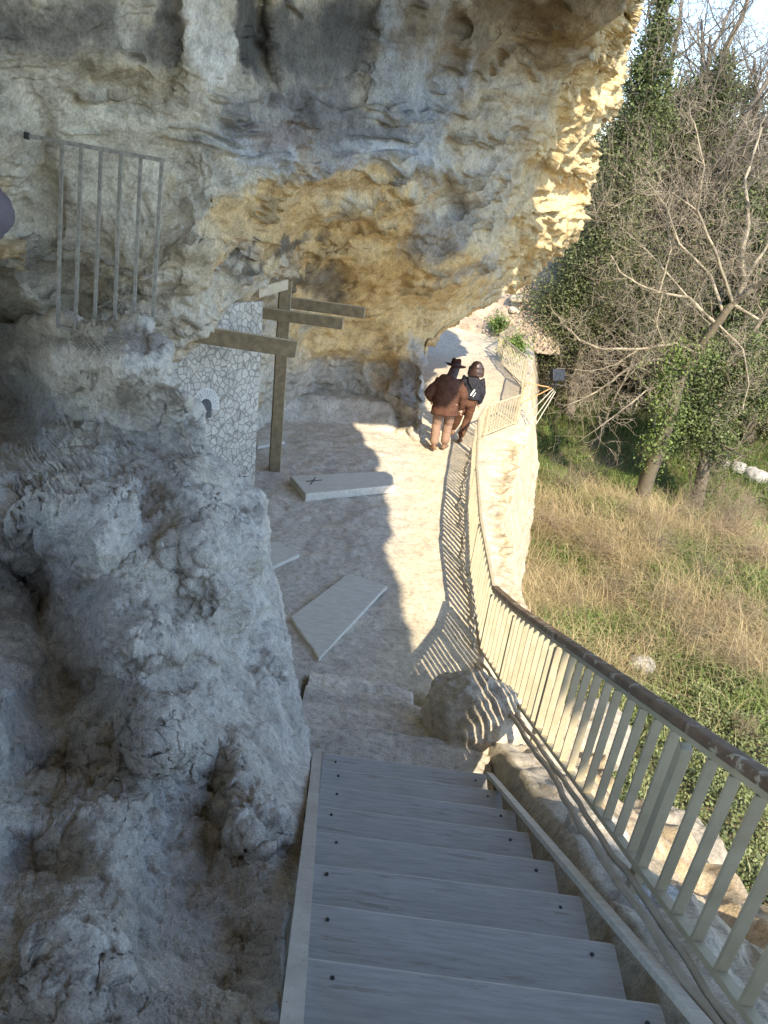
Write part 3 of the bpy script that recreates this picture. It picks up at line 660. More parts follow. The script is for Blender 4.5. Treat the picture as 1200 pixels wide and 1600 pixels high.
def wob(pts, n, amp, seed):
    pts = np.array(pts, float); t = np.linspace(0, len(pts)-1, n); q = np.stack([np.interp(t, np.arange(len(pts)), pts[:, k]) for k in range(3)], 1)
    ph = np.stack([t*1.3, t*0+seed, t*0], 1); q[:, 0] += fbm(ph*1.5, 3)*amp; q[:, 2] += fbm(ph*1.5+5, 3)*amp*.6; return q
hose = [(lab, MB(), o, s) for lab, o, s in (('beige hose lying along the stair side of the railing foot', -.11, 1), ('second beige hose pressed against the bottom rail of the near railing', -.055, 5))]
for lab, b, o, sdv in hose:
    pts = [(nf(y)[0]+o, y, nf(y)[2]+.02-.03*abs(o)*5) for y in np.arange(.2, 6.9, .95)]
    q = wob(pts, 110, .045, sdv); b.tube(q, .019 if sdv == 1 else .016, 8)
    tag(b.build('hose', M_HOSE, None, True), lab, 'hose', 'hoses along the railing foot')
b = MB(); q = wob([(1.16, y, FA+FB*y+.06) for y in np.arange(6.9, 14.2, .6)], 90, .10, 9); q[:, 0] += np.interp(q[:, 1], [6.9, 9, 11.5, 14.2], [0, .0, .06, .36]); b.tube(q, .014, 6)
tag(b.build('cable', M_HOSE, None, True), 'thin beige cable drooping along the foot of the path railing', 'cable')

# ---- boards on the floor
def board(quad, th, label, mat=M_BOARD, jag=True, lift=.02):
    P = [fl(px, py, lift+th) for px, py in quad]; n = 26; c = sum(P)/4
    b = MB(); ring = []
    for i in range(4):
        a, d = P[i], P[(i+1) % 4]
        for k in range(n):
            q = a+(d-a)*k/n; q = q+(.012*fbm(np.array([q*5]), 4)[0] if jag else 0)*np.array([1, 1, 0]); ring.append(q)
    low = [r-np.array([0, 0, th]) for r in ring]; bev = [c+(r-c)*.985+np.array([0, 0, .004]) for r in ring]
    b.rings([[tuple(v) for v in low], [tuple(v) for v in ring], [tuple(v) for v in bev]])
    o = b.build('board', mat); return tag(o, label, 'board', 'pale boards lying on the shelter floor')
board([(454, 964), (545, 896), (604, 916), (499, 1028)], .045, 'large pale dusty plank lying diagonally on the shaded floor')
bB = board([(454, 744), (612, 736), (617, 758), (478, 772)], .13, 'thick pale slab with a small cross mark lying near the wooden post')
board([(385, 846), (438, 848), (468, 866), (395, 900)], .05, 'small pale plank half hidden behind the grey boulder')
board([(402, 690), (440, 684), (446, 690), (402, 698)], .05, 'thin pale sliver of plank behind the foot of the wooden post')
mk = MB()
for a, d in (((478, 752), (503, 750)), ((485, 757), (493, 746))):
    p, q = fl(*a, .02+.13+.008), fl(*d, .02+.13+.008); mk.bar(p, q, .014, .006)
mk.build('painted_mark', M_BLACK, bB)

# ---- timber post with cross boards
def build_post():
    base = fl(424, 738); X, Y = base[0], base[1]
    t = thing('timber_post', 'tall brown timber post carrying two horizontal boards beside the painted panel', 'post', base)
    top = aty(442, 437, Y)
    b = MB(); R = Matrix.Rotation(.28, 3, 'Z')
    b.box((X+.03, Y+.08, (top[2]+base[2])/2-.05), (.17, .16, top[2]-base[2]+.1), R, .006); sh = b.build('shaft', M_CROSS, t); e = MB(); q_ = R @ Vector((.0905, 0, 0)); e.box((X+.03+q_.x, Y+.08+q_.y, (top[2]+base[2])/2-.05), (.008, .15, top[2]-base[2]+.08), R); e.build('side_face', M_CROSSL, sh)
    def arm(p0, p1, Ya, Yb, h, name='cross_board'):
        a = aty(*p0, Ya); d = aty(*p1, Yb)
        m = MB(); m.bar(a, d, .05, h, (0, 0, 1), .004); o = m.build(name, M_CROSS, t)
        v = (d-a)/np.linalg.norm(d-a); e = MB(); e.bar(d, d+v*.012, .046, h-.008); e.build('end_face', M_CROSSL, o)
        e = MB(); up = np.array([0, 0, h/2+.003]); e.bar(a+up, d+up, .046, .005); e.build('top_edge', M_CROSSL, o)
    yp = Y-.06
    arm((410, 489), (535, 506), yp-.04, yp+.02, .165)
    arm((446, 472), (569, 489), Y+.16, Y+.22, .165)
    m = MB(); m.bar(aty(400, 456, Y-.5), aty(446, 443, Y+.05), .12, .15, (0, 0, 1), .005); m.build('roof_beam', M_CROSSL, t)
    m = MB(); m.bar(aty(451, 436, Y+.1), aty(452, 470, Y+.1), .05, .05, (0, 1, 0)); m.build('batten', M_CROSSL, t)
build_post()
def build_beam():
    a = aty(245, 512, 9.35); d = aty(462, 546, 9.9); h = .215
    m = MB(); m.bar(a, d, .05, h, (0, 0, 1), .004); o = m.build('timber_beam', M_CROSS); tag(o, 'brown timber beam jutting out from behind the grey rock in front of the painted panel', 'beam')
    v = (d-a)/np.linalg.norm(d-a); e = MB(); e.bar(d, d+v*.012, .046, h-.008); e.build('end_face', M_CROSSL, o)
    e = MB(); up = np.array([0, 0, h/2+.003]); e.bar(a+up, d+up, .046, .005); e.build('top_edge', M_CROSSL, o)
build_beam()

# ---- flat panel painted as a stone wall, with a little arch
def build_panel():
    Rb = fl(396, 768); Lb = aty(268, 640, 9.7)
    u = np.array([Rb[0]-Lb[0], Rb[1]-Lb[1], 0]); W = np.linalg.norm(u); u /= W; nrm = np.array([u[1], -u[0], 0])
    z0, z1 = -5.35, -2.25
    m, nt, bs = new_mat('painted_stonework'); p = coords(nt)
    mp = N(nt, 'ShaderNodeMapping'); an = math.atan2(u[1], u[0]); mp.inputs['Rotation'].default_value = (0, 0, -an); nt.links.new(p, mp.inputs['Vector'])
    ns = noise(nt, mp.outputs[0], 5, 3, .5); sc_ = N(nt, 'ShaderNodeVectorMath', operation='SCALE'); sc_.inputs['Scale'].default_value = .10
    nt.links.new(ns.outputs['Color'], sc_.inputs[0]); ad = N(nt, 'ShaderNodeVectorMath', operation='ADD'); nt.links.new(mp.outputs[0], ad.inputs[0]); nt.links.new(sc_.outputs[0], ad.inputs[1])
    st = N(nt, 'ShaderNodeVectorMath', operation='MULTIPLY'); st.inputs[1].default_value = (12.5, 0, 9.5); nt.links.new(ad.outputs[0], st.inputs[0])
    ve = N(nt, 'ShaderNodeTexVoronoi', feature='DISTANCE_TO_EDGE'); nt.links.new(st.outputs[0], ve.inputs['Vector']); ve.inputs['Scale'].default_value = 1
    vc = N(nt, 'ShaderNodeTexVoronoi'); nt.links.new(st.outputs[0], vc.inputs['Vector']); vc.inputs['Scale'].default_value = 1
    wd = noise(nt, mp.outputs[0], 2.5, 4, .6); sub = N(nt, 'ShaderNodeMath', operation='MULTIPLY_ADD'); sub.inputs[1].default_value = -.09; nt.links.new(wd.outputs['Fac'], sub.inputs[0]); nt.links.new(ve.outputs['Distance'], sub.inputs[2])
    ed = ramp(nt, sub.outputs[0], [(-.05, (.50, .495, .485)), (.0, (.68, .675, .66)), (.07, (1, 1, 1))])
    sp = N(nt, 'ShaderNodeSeparateColor'); nt.links.new(vc.outputs['Color'], sp.inputs[0])
    stc = ramp(nt, sp.outputs[0], [(0, (.45, .41, .345)), (.5, (.54, .495, .42)), (1, (.62, .57, .485))])
    br = noise(nt, mp.outputs[0], 22, 5, .6); brc = ramp(nt, br.outputs['Fac'], [(.35, (.84, .84, .84)), (.65, (1.08, 1.08, 1.07))])
    c = mixc(nt, 1, stc.outputs['Color'], ed.outputs['Color'], 'MULTIPLY'); c = mixc(nt, 1, c, brc.outputs['Color'], 'MULTIPLY')
    nt.links.new(c, bs.inputs['Base Color']); bs.inputs['Roughness'].default_value = .85
    b = MB(); mid = (Lb+Rb)/2; b.bar((Lb[0], Lb[1], (z0+z1)/2), (Rb[0], Rb[1], (z0+z1)/2), .03, z1-z0)
    o = b.build('painted_panel', m); tag(o, 'flat panel painted to look like a grey stone wall with a small white arch', 'panel')
    d = rays(320, 636); pl = Lb+nrm*.0; t = ((pl-np.zeros(3)) @ nrm)/(d @ nrm); c0 = d*t-nrm*(-1 if (nrm @ d) < 0 else 1)*.0185
    sgn = -1 if (nrm @ d) > 0 else 1; c0 = d*t+nrm*sgn*.0185
    Z = np.array([0, 0, 1.]); W_ = noisy_mat('white_arch_paint', (.58, .56, .52), (.68, .66, .61), 12, .8, .05); Gd = noisy_mat('grey_arch_paint', (.085, .085, .088), (.12, .12, .12), 8, .8, .05)
    a = MB()
    def q(r, an_): return c0+u*r*.74*math.cos(an_)+Z*r*.95*math.sin(an_)
    for k in range(17):
        a0 = -.25+k*(PI+.5)/17; a1 = a0+(PI+.5)/17*.68
        V = [q(.155, a0), q(.27, a0), q(.27, a1), q(.155, a1)]; V2 = [v+nrm*sgn*.003 for v in V]
        a.add([tuple(v) for v in V+V2], [(0, 1, 2, 3), (7, 6, 5, 4), (0, 4, 5, 1), (1, 5, 6, 2), (2, 6, 7, 3), (3, 7, 4, 0)])
    for r0, r1 in ((.27, .295), (.135, .155)):
        for k in range(24):
            a0 = -.25+k*(PI+.5)/24; a1 = -.25+(k+1)*(PI+.5)/24; V = [q(r0, a0), q(r1, a0), q(r1, a1), q(r0, a1)]; V2 = [v+nrm*sgn*.003 for v in V]
            a.add([tuple(v) for v in V+V2], [(0, 1, 2, 3), (7, 6, 5, 4), (0, 4, 5, 1), (1, 5, 6, 2), (2, 6, 7, 3), (3, 7, 4, 0)])
    a.build('painted_arch', W_, o)
    a = MB(); ring = [q(.13, k*PI/16) for k in range(17)]+[c0-u*.096-Z*.16, c0+u*.096-Z*.16]
    a.rings([[tuple(v) for v in ring], [tuple(v+nrm*sgn*.003) for v in ring]]); a.build('painted_opening', Gd, o)
build_panel()

# ---- steel grille on the rock wall
def build_grille():
    Yg = lambda px: 6.62+(px-45)*.0009
    g = thing('steel_grille', 'beige barred steel grille standing against the upper left rock wall', 'grille', aty(90, 510, 6.8))
    G = lambda px, py, dy=0: aty(px, py, Yg(px)+dy)
    b = MB(); b.bar(G(43, 212), G(257, 251), .026, .032); b.build('top_rail', M_GRILLE, g)
    b = MB(); b.bar(G(88, 509), G(228, 541), .024, .028); b.build('bottom_rail', M_GRILLE, g)
    b = MB(); b.bar(G(38, 211), G(46, 213), .05, .05); b.build('wall_fixing', M_BOLT, g)
    for k, (a, d) in enumerate([((97, 224), (90, 511)), ((127, 230), (117, 532)), ((158, 235), (147, 523)), ((189, 240), (178, 530)), ((220, 246), (207, 537)), ((253, 251), (235, 560))]):
        b = MB(); b.bar(G(*a), G(*d), .026, .024, (0, 1, 0)); b.build('bar', M_GRILLE, g)
build_grille()

# ---- floodlight on an outrigger frame
def build_flood():
    Y = 17.0; f = thing('floodlight', 'black floodlight on pale tubes leaning out from the railing corner', 'floodlight', aty(836, 640, Y))
    M_T = noisy_mat('white_tube', (.42, .39, .33), (.52, .48, .40), 10, .5); M_O = noisy_mat('rusty_orange_tube', (.45, .25, .10), (.55, .33, .15), 10, .6)
    c = aty(871, 586, Y); b = MB(); R = Matrix.Rotation(.5, 3, 'Z') @ Matrix.Rotation(-.35, 3, 'X')
    b.box(c, (.34, .13, .27), R, .02); hs = b.build('lamp_housing', M_BLACK, f)
    b = MB()
    for k in range(5): b.box((c[0]-.04*k*0+.0, c[1]+.09, c[2]-.1+.05*k), (.30, .06, .015), R)
    b.build('cooling_fins', M_BLACK, hs)
    b = MB(); b.tube([c+np.array([-.19, 0, 0]), c+np.array([-.19, 0, -.22]), c+np.array([.19, 0, -.22]), c+np.array([.19, 0, 0])], .014, 6); b.build('bracket', M_BLACK, f)
    hub = aty(866, 608, Y)
    for a, d, m in (((866, 610), (834, 655), M_T), ((868, 612), (838, 662), M_T), ((862, 606), (815, 630), M_O), ((858, 605), (822, 598), M_O), ((822, 598), (812, 625), M_O), ((866, 606), (812, 660), M_T)):
        b = MB(); b.tube([aty(*a, Y), aty(*d, Y-.15)], .012, 7); b.build('support_tube', m, f)
    b = MB(); b.tube([c+np.array([0, 0, -.13]), hub], .03, 8); b.build('neck', M_BLACK, f)
build_flood()

# ---- far end: earth bank and dry stone wall
def build_far():
    n = 70; xs = np.linspace(-1.5, 5.6, n); ts = np.linspace(0, 1, 60); X, T = np.meshgrid(xs, ts)
    y = 28.5+5.5*T+.35*np.sin(X); z = FA+FB*28.5-.3+.25+4.4*T**.9
    p = np.stack([X.ravel(), y.ravel(), z.ravel()], 1); d = .28*ridged(p*.8, 5)+.15*fbm(p*3, 4); p[:, 1] -= d; p[:, 2] += .4*d
    o = mesh_np('bank', p, grid_faces(60, n), M_SOIL, None, True, np.clip(np.array((.42, .33, .24))*(1+.35*fbm(p*1.6, 5))[:, None], .03, .7)); tag(o, kind='structure')
    rr = random.Random(5); V = []; F = []; cols = []
    w = thing('dry_stone_wall', 'rough dry stone wall beside the farthest railing panel', 'wall', aty(812, 535, 30.5))
    P0 = aty(797, 525, 29.5); P1 = aty(826, 522, 33)
    for r in range(7):
        for k in range(9):
            t = (k+.5*(r % 2)+rr.uniform(-.15, .15))/9; c = P0+(P1-P0)*t; c = c+np.array([rr.uniform(-.05, .05), rr.uniform(-.05, .05), .15+r*.21])
            s = stone('course_stone', (0, 0, 0), (rr.uniform(.4, .6), rr.uniform(.35, .55), rr.uniform(.2, .28)), r*13+k, M_SOIL, 10, .12, 3.2, (.50, .44, .33))
            me = s.data; v = np.empty(len(me.vertices)*3, np.float32); me.vertices.foreach_get('co', v); v = v.reshape(-1, 3)+c
            f = np.empty(len(me.loops), np.int32); me.loops.foreach_get('vertex_index', f); F.append(f.reshape(-1, 4)+sum(len(q) for q in V)); V.append(v)
            cc = np.tile(np.array((.50, .44, .33))*rr.uniform(.75, 1.15), (len(v), 1)); cols.append(cc)
            bpy.data.objects.remove(s)
    L = np.array(world_loc(w)); mesh_np('masonry', np.concatenate(V)-L, np.concatenate(F), M_SOIL, w, True, np.concatenate(cols))
build_far()

# ================================================================== PEOPLE
def cap(mb, pts, rad, n=14, flat=False):
    """closed round-ended limb along pts; rad per point may be (rx, ry): across / fore-and-aft"""
    pts = [np.array(p, float) for p in pts]; R = []
    rad = [r if isinstance(r, tuple) else (r, r) for r in rad]
    m = len(pts); prev = None; fr = []
    for i in range(m):
        d = pts[min(i+1, m-1)]-pts[max(i-1, 0)]; d /= np.linalg.norm(d)
        ref = np.array([1., 0, 0]) if abs(d[0]) < .8 else np.array([0, 1., 0])
        x = ref-d*(ref @ d); x /= np.linalg.norm(x); y = np.cross(d, x); fr.append((d, x, y))
    def ring(p, f, rx, ry): return [tuple(p+f[1]*rx*math.cos(2*PI*k/n)+f[2]*ry*math.sin(2*PI*k/n)) for k in range(n)]
    e = min(rad[0])
    for a in (() if flat else (.15, .45, .75)): R.append(ring(pts[0]-fr[0][0]*e*math.cos(a*PI/2), fr[0], rad[0][0]*math.sin(a*PI/2), rad[0][1]*math.sin(a*PI/2)))
    for i in range(m): R.append(ring(pts[i], fr[i], *rad[i]))
    e = min(rad[-1])
    for a in (.75, .45, .15): R.append(ring(pts[-1]+fr[-1][0]*e*math.cos(a*PI/2), fr[-1], rad[-1][0]*math.sin(a*PI/2), rad[-1][1]*math.sin(a*PI/2)))
    mb.rings(R)
def ell(mb, c, r, n=16):
    R = []
    for i in range(1, n): a = -PI/2+PI*i/n; R.append([(c[0]+r[0]*math.cos(a)*math.cos(2*PI*k/n), c[1]+r[1]*math.cos(a)*math.sin(2*PI*k/n), c[2]+r[2]*math.sin(a)) for k in range(n)])
    mb.rings(R)
def fuse(mb, name, mat, parent, vox, it=3, wr=0, seed=0, M=None):
    """melt the shapes into one continuous skin"""
    me = bpy.data.meshes.new('tmp'); me.from_pydata(mb.v, [], mb.f); ob = bpy.data.objects.new('tmp', me); C.objects.link(ob)
    r = ob.modifiers.new('r', 'REMESH'); r.mode = 'VOXEL'; r.voxel_size = vox; s = ob.modifiers.new('s', 'SMOOTH'); s.iterations = it; s.factor = .5
    dg = bpy.context.evaluated_depsgraph_get(); m2 = bpy.data.meshes.new_from_object(ob.evaluated_get(dg)); bpy.data.objects.remove(ob); m2.name = name
    v = np.empty(len(m2.vertices)*3, np.float32); m2.vertices.foreach_get('co', v); v = v.reshape(-1, 3)
    if wr:
        nn = np.empty(len(m2.vertices)*3, np.float32); m2.vertices.foreach_get('normal', nn); nn = nn.reshape(-1, 3)
        v = v+nn*(wr*ridged(v*np.array([7, 7, 11])+seed, 3))[:, None]
    if M is not None: v = v @ np.array(M.to_3x3()).T
    m2.vertices.foreach_set('co', v.astype(np.float32).ravel())
    m2.polygons.foreach_set('use_smooth', np.ones(len(m2.polygons), bool)); m2.materials.clear(); m2.materials.append(mat); m2.update()
    return link(bpy.data.objects.new(name, m2), parent)
def hand(mb, w, d, side, fwd=(0, 1, 0), L=.175):
    """palm, four unequal curled fingers and a thumb from the palm's side; w wrist, d direction"""
    w = np.array(w, float); d = np.array(d, float); d /= np.linalg.norm(d); f = np.array(fwd, float); f -= d*(f @ d); f /= np.linalg.norm(f); a = np.cross(d, f)*side
    cap(mb, [w-d*.02, w+d*.03, w+d*.085], [(.024, .02), (.022, .038), (.018, .042)] if abs(a[0]) < .5 else [(.024, .022), (.038, .02), (.042, .017)], 12)
    for k, (o, ln) in enumerate([(.032, .070), (.011, .078), (-.011, .072), (-.031, .056)]):
        p = w+d*.085+f*o; c = a*(-.012)
        cap(mb, [p-d*.02, p+d*ln*.4+c*.3, p+d*ln*.75+c*1.4, p+d*ln*.95+c*3], [.0098, .0092, .0085, .0075], 8)
    p = w+d*.035+f*.036; cap(mb, [p-f*.015, p+f*.018+d*.02, p+f*.026+d*.045, p+f*.024+d*.066], [.013, .0115, .0105, .009], 8)
def cloth_mat(name, c1, c2, scale=14, bump=.4):
    return noisy_mat(name, c1, c2, scale, .92, bump, .012, .08)
M_SKIN = noisy_mat('skin', (.50, .31, .22), (.58, .37, .27), 12, .55, .05)
def person(label, loc, yaw, P):
    root = thing('person', label, 'person', loc)
    Mz = Matrix.Rotation(yaw, 4, 'Z')
    root.rotation_euler = (0, 0, yaw)
    J = P['J']
    b = MB()                                                    # the body: one continuous skin
    hc = np.array(J['head']); nk = np.array(J['neck']); ch = np.array(J['chest']); pv = np.array(J['pelvis'])
    fw = np.array(P.get('face', (0, 1, 0)), float); fw /= np.linalg.norm(fw); sx = np.cross(fw, [0, 0, 1.])
    cap(b, [pv+np.array([0, 0, -.04]), pv+np.array([0, .0, .12]), ch, nk+np.array([0, -.02, -.08])], [(.13, .10), (.115, .09), (.12, .085), (.06, .05)])
    cap(b, [nk+np.array([0, -.01, -.06]), hc+np.array([0, 0, -.06])], [.058, .052]); ell(b, hc, (.074, .092, .112))
    ell(b, hc+fw*.045+np.array([0, 0, -.055]), (.048, .048, .05)); cap(b, [hc+fw*.085+np.array([0, 0, .015]), hc+fw*.105+np.array([0, 0, -.02])], [.010, .015], 8)
    for s in (-1, 1): ell(b, hc+sx*s*.076+np.array([0, 0, -.01]), (.012, .02, .03), 10)
    cap(b, [hc+fw*.086-sx*.02+np.array([0, 0, -.055]), hc+fw*.086+sx*.02+np.array([0, 0, -.055])], [.008, .008], 8)
    for s in ('l', 'r'):
        A = [np.array(q, float) for q in J['arm_'+s]]; cap(b, [A[0]*.78+A[1]*.22, (A[0]+A[1])/2, A[1], (A[1]+A[2])/2, A[2]], [.05, .048, .042, .038, .027])
        d = A[2]-A[1]; hand(b, A[2], d/np.linalg.norm(d)+np.array(P.get('hd', (0, 0, -.3))), 1 if s == 'l' else -1)
        G = [np.array(q, float) for q in J['leg_'+s]]; cap(b, [G[0], (G[0]+G[1])/2, G[1], (G[1]+G[2])/2, G[2]], [.088, .075, .055, .05, .038])
    fuse(b, 'body', M_SKIN, root, .007, 2)
    for s in ('l', 'r'):                                         # eyes on the face
        pass
    e = MB()
    for s in (-1, 1): ell(e, hc+fw*.082+sx*s*.030+np.array([0, 0, .012]), (.013, .010, .009), 10)
    e.build('eyes', P['eye'], root, True) if False else None
    ee = MB(); ee.v = list(e.v); ee.f = list(e.f)
    me = bpy.data.meshes.new('eyes'); me.from_pydata(ee.v, [], ee.f); me.materials.append(M_BLACK); link(bpy.data.objects.new('eyes', me), root)
    t = MB()                                                    # trousers
    for s in ('l', 'r'):
        G = [np.array(q, float) for q in J['leg_'+s]]; up = np.array([0, 0, .04]); w = P.get('tw', 1.)
        cap(t, [G[0]+up, (G[0]+G[1])/2, G[1], (G[1]+G[2])/2, G[2]+np.array([0, 0, .085])], [(.11*w, .115*w), (.095*w, .10*w), (.08*w, .085*w), (.078*w, .082*w), (.072*w, .08*w)], 16)
    cap(t, [pv+np.array([0, 0, -.02]), pv+np.array([0, 0, .12])], [(.17*w, .135*w), (.155, .115)])
    fuse(t, 'trousers', P['trousers'], root, .013, 4, .011, 3)
    c = MB(); hem = np.array(P['hem']); k = P.get('cw', 1.)      # coat or jacket
    cap(c, [hem, hem*.5+ch*.5, ch, (ch+nk)/2+np.array([0, 0, .02]), nk+np.array([0, 0, -.035])], [(.232*k, .185*k), (.205*k, .165*k), (.205*k, .155*k), (.18*k, .13*k), (.085, .075)], 20, True)
    for s in ('l', 'r'):
        A = [np.array(q, float) for q in J['arm_'+s]]; w = A[2]+(A[1]-A[2])*.10
        cap(c, [ch*.35+A[0]*.65, A[0], (A[0]+A[1])/2, A[1], (A[1]+w)/2, w], [.085*k, .092*k, .085*k, .078*k, .066*k, .056*k], 16)
    fuse(c, 'coat', P['coat'], root, .013, 4, .010, 9)
    for s in ('l', 'r'):                                         # shoes
        A = np.array(J['leg_'+s][2], float); f2_ = np.array(J.get('toe_'+s, (0, 1, -.1)), float); f2_ /= np.linalg.norm(f2_)
        h = MB(); cap(h, [A-f2_*.05+np.array([0, 0, -.045]), A+f2_*.06+np.array([0, 0, -.05]), A+f2_*.17+np.array([0, 0, -.06])], [(.042, .045), (.046, .04), (.042, .028)], 12)
        cap(h, [A+np.array([0, 0, .02]), A+np.array([0, 0, -.04])], [.045, .045], 12); fuse(h, 'shoe', P['shoe'], root, .01, 2)
    hr = MB()
    for prim in P['hair']: (cap if prim[0] == 'c' else ell)(hr, *prim[1:])
    fuse(hr, 'hair', P['hairm'], root, .011, 2, .008, 5)
    return root
M_BROWN = cloth_mat('brown_suede', (.068, .032, .021), (.108, .053, .035), 9); M_KHAKI = cloth_mat('khaki_cotton', (.215, .135, .095), (.27, .175, .125), 9)
M_BLK = cloth_mat('black_nylon', (.018, .018, .022), (.035, .034, .04), 12); M_RUST = cloth_mat('rust_trousers', (.085, .042, .026), (.13, .064, .039), 9)
M_HAT = cloth_mat('dark_brown_felt', (.045, .018, .013), (.065, .028, .02), 20, .1); M_HAIRD = noisy_mat('dark_brown_hair', (.03, .016, .011), (.075, .04, .028), 30, .45, .6, .01, .4, (1, 1, .15))
M_HAIRM = noisy_mat('reddish_brown_hair', (.03, .015, .012), (.065, .033, .025), 30, .4, .6, .01, .5, (1, 1, .15)); M_SHOE = noisy_mat('brown_shoe', (.16, .09, .05), (.22, .13, .08), 12, .6)
fm = fl(686, 703)
man = person('man in brown suede coat, wide dark hat and khaki trousers walking away', (fm[0], fm[1], floor_z(fm[0], fm[1])+.03), .06,
    dict(J=dict(pelvis=(.0, -.02, .90), chest=(-.02, .08, 1.24), neck=(.05, .20, 1.43), head=(.09, .27, 1.56), arm_l=[(-.19, .12, 1.30), (-.36, .08, 1.06), (-.27, .27, .90)], arm_r=[(.20, .14, 1.31), (.315, .07, 1.08), (.31, .12, .83)],
         leg_l=[(-.10, -.02, .88), (-.12, .06, .48), (-.13, -.12, .10)], leg_r=[(.10, -.02, .88), (.11, .12, .48), (.09, .02, .09)], toe_l=(-.35, 1, -.15), toe_r=(.45, .9, -.1)),
         hem=(-.01, -.03, .71), cw=1.16, tw=1.08, coat=M_BROWN, trousers=M_KHAKI, shoe=M_SHOE, hairm=M_HAIRD, eye=M_BLACK,
         hair=[('e', (.09, .245, 1.57), (.085, .095, .10)), ('c', [(.075, .19, 1.55), (.02, .08, 1.38), (-.04, .0, 1.22)], [(.09, .05), (.10, .045), (.06, .03)])]))
hb = MB(); n = 28; hcn = np.array((.09, .265, 1.62)); tl = Matrix.Rotation(.10, 3, 'Y') @ Matrix.Rotation(-.12, 3, 'X')
def rg(r, z, sag=0, dent=0): return [tuple(hcn+np.array(tl @ Vector((r*1.0*math.cos(2*PI*k/n), r*1.12*math.sin(2*PI*k/n), z+sag*math.cos(4*PI*k/n)-dent*math.exp(-(math.cos(2*PI*k/n)*2.2)**2))))) for k in range(n)]
hb.rings([rg(.085, .0), rg(.20, -.012, .014), rg(.203, -.006, .014), rg(.098, .012), rg(.095, .06), rg(.088, .105), rg(.07, .125, 0, .02), rg(.03, .118, 0, .035)])
me = bpy.data.meshes.new('hat'); me.from_pydata(hb.v, [], hb.f); [setattr(p, 'use_smooth', True) for p in me.polygons]; me.materials.append(M_HAT); hat_o = link(bpy.data.objects.new('hat', me), man)
hb = MB(); hb.rings([rg(.0995, .012), rg(.0985, .035)], cap=False); me = bpy.data.meshes.new('hat_band'); me.from_pydata(hb.v, [], hb.f); me.materials.append(M_BLACK); link(bpy.data.objects.new('hat_band', me), hat_o)
fwm = fl(717, 690)
lady = person('woman with brown bob hair in black jacket and rust trousers walking beside the man', (fwm[0]+.02, fwm[1], floor_z(fwm[0], fwm[1])+.03), -.04,
    dict(J=dict(pelvis=(.03, 0, .86), chest=(.06, .05, 1.17), neck=(.08, .09, 1.36), head=(.09, .13, 1.50), arm_l=[(-.09, .06, 1.29), (-.14, .08, 1.05), (-.10, .22, .90)], arm_r=[(.21, .06, 1.29), (.27, .03, 1.04), (.26, .12, .82)],
         leg_l=[(-.06, 0, .85), (-.10, .14, .47), (-.17, .24, .10)], leg_r=[(.11, 0, .85), (.08, .08, .46), (.0, -.12, .10)], toe_l=(-.1, 1, -.1), toe_r=(-.1, 1, -.3)),
         hem=(.03, .0, .92), cw=.98, tw=.95, coat=M_BLK, trousers=M_RUST, shoe=M_SHOE, hairm=M_HAIRM, eye=M_BLACK,
         hair=[('e', (.09, .11, 1.525), (.125, .125, .122)), ('c', [(.09, .055, 1.35), (.09, .08, 1.43), (.09, .10, 1.50)], [(.142, .09), (.138, .11), (.12, .115)], 18, True), ('c', [(.205, .15, 1.52), (.225, .15, 1.37)], [.035, .03], 10, True), ('c', [(-.025, .15, 1.52), (-.045, .15, 1.37)], [.035, .03], 10, True)]))
# cross-body bag and strap
def small(name, mb, mat, parent):
    me = bpy.data.meshes.new(name); me.from_pydata(mb.v, [], mb.f); me.materials.append(mat); return link(bpy.data.objects.new(name, me), parent)
bg = MB(); bg.box((.10, -.145, 1.08), (.11, .06, .19), Matrix.Rotation(.45, 3, 'Y'), .015); bag = small('crossbody_bag', bg, M_BLACK, lady)
bg = MB(); bg.box((.075, -.178, 1.09), (.03, .008, .14), Matrix.Rotation(.45, 3, 'Y')); bg.box((.115, -.178, 1.05), (.015, .008, .10), Matrix.Rotation(.45, 3, 'Y')); small('white_flash', bg, noisy_mat('white_print', (.75, .75, .75), (.82, .82, .82)), bag)
bg = MB(); bg.tube([(.06, -.145, 1.15), (-.02, -.115, 1.27), (-.06, -.03, 1.375), (-.03, .06, 1.38)], .012, 8); small('bag_strap', bg, M_BLACK, bag)
# bystander at the left edge of the view: only the bent sleeve shows
M_GREY = cloth_mat('mauve_grey_wool', (.10, .085, .095), (.145, .125, .135), 9)
by_ = person('bystander at the left edge in a mauve grey coat, elbow bent into view', (-1.445, 1.79, -1.42), .35,
    dict(J=dict(pelvis=(0, 0, .92), chest=(0, .02, 1.26), neck=(0, .05, 1.46), head=(0, .09, 1.62), arm_l=[(-.19, .02, 1.38), (-.27, -.04, 1.10), (-.24, .16, .94)], arm_r=[(.22, .03, 1.38), (.41, -.03, 1.13), (.20, .24, 1.20)],
         leg_l=[(-.09, 0, .9), (-.10, .03, .49), (-.10, 0, .09)], leg_r=[(.09, 0, .9), (.10, .04, .49), (.11, .02, .09)]),
         hem=(0, 0, .82), cw=1.05, coat=M_GREY, trousers=M_BLK, shoe=M_SHOE, hairm=M_HAIRD, eye=M_BLACK, hd=(0, .2, 0),
         hair=[('e', (0, .075, 1.645), (.086, .10, .10))]))

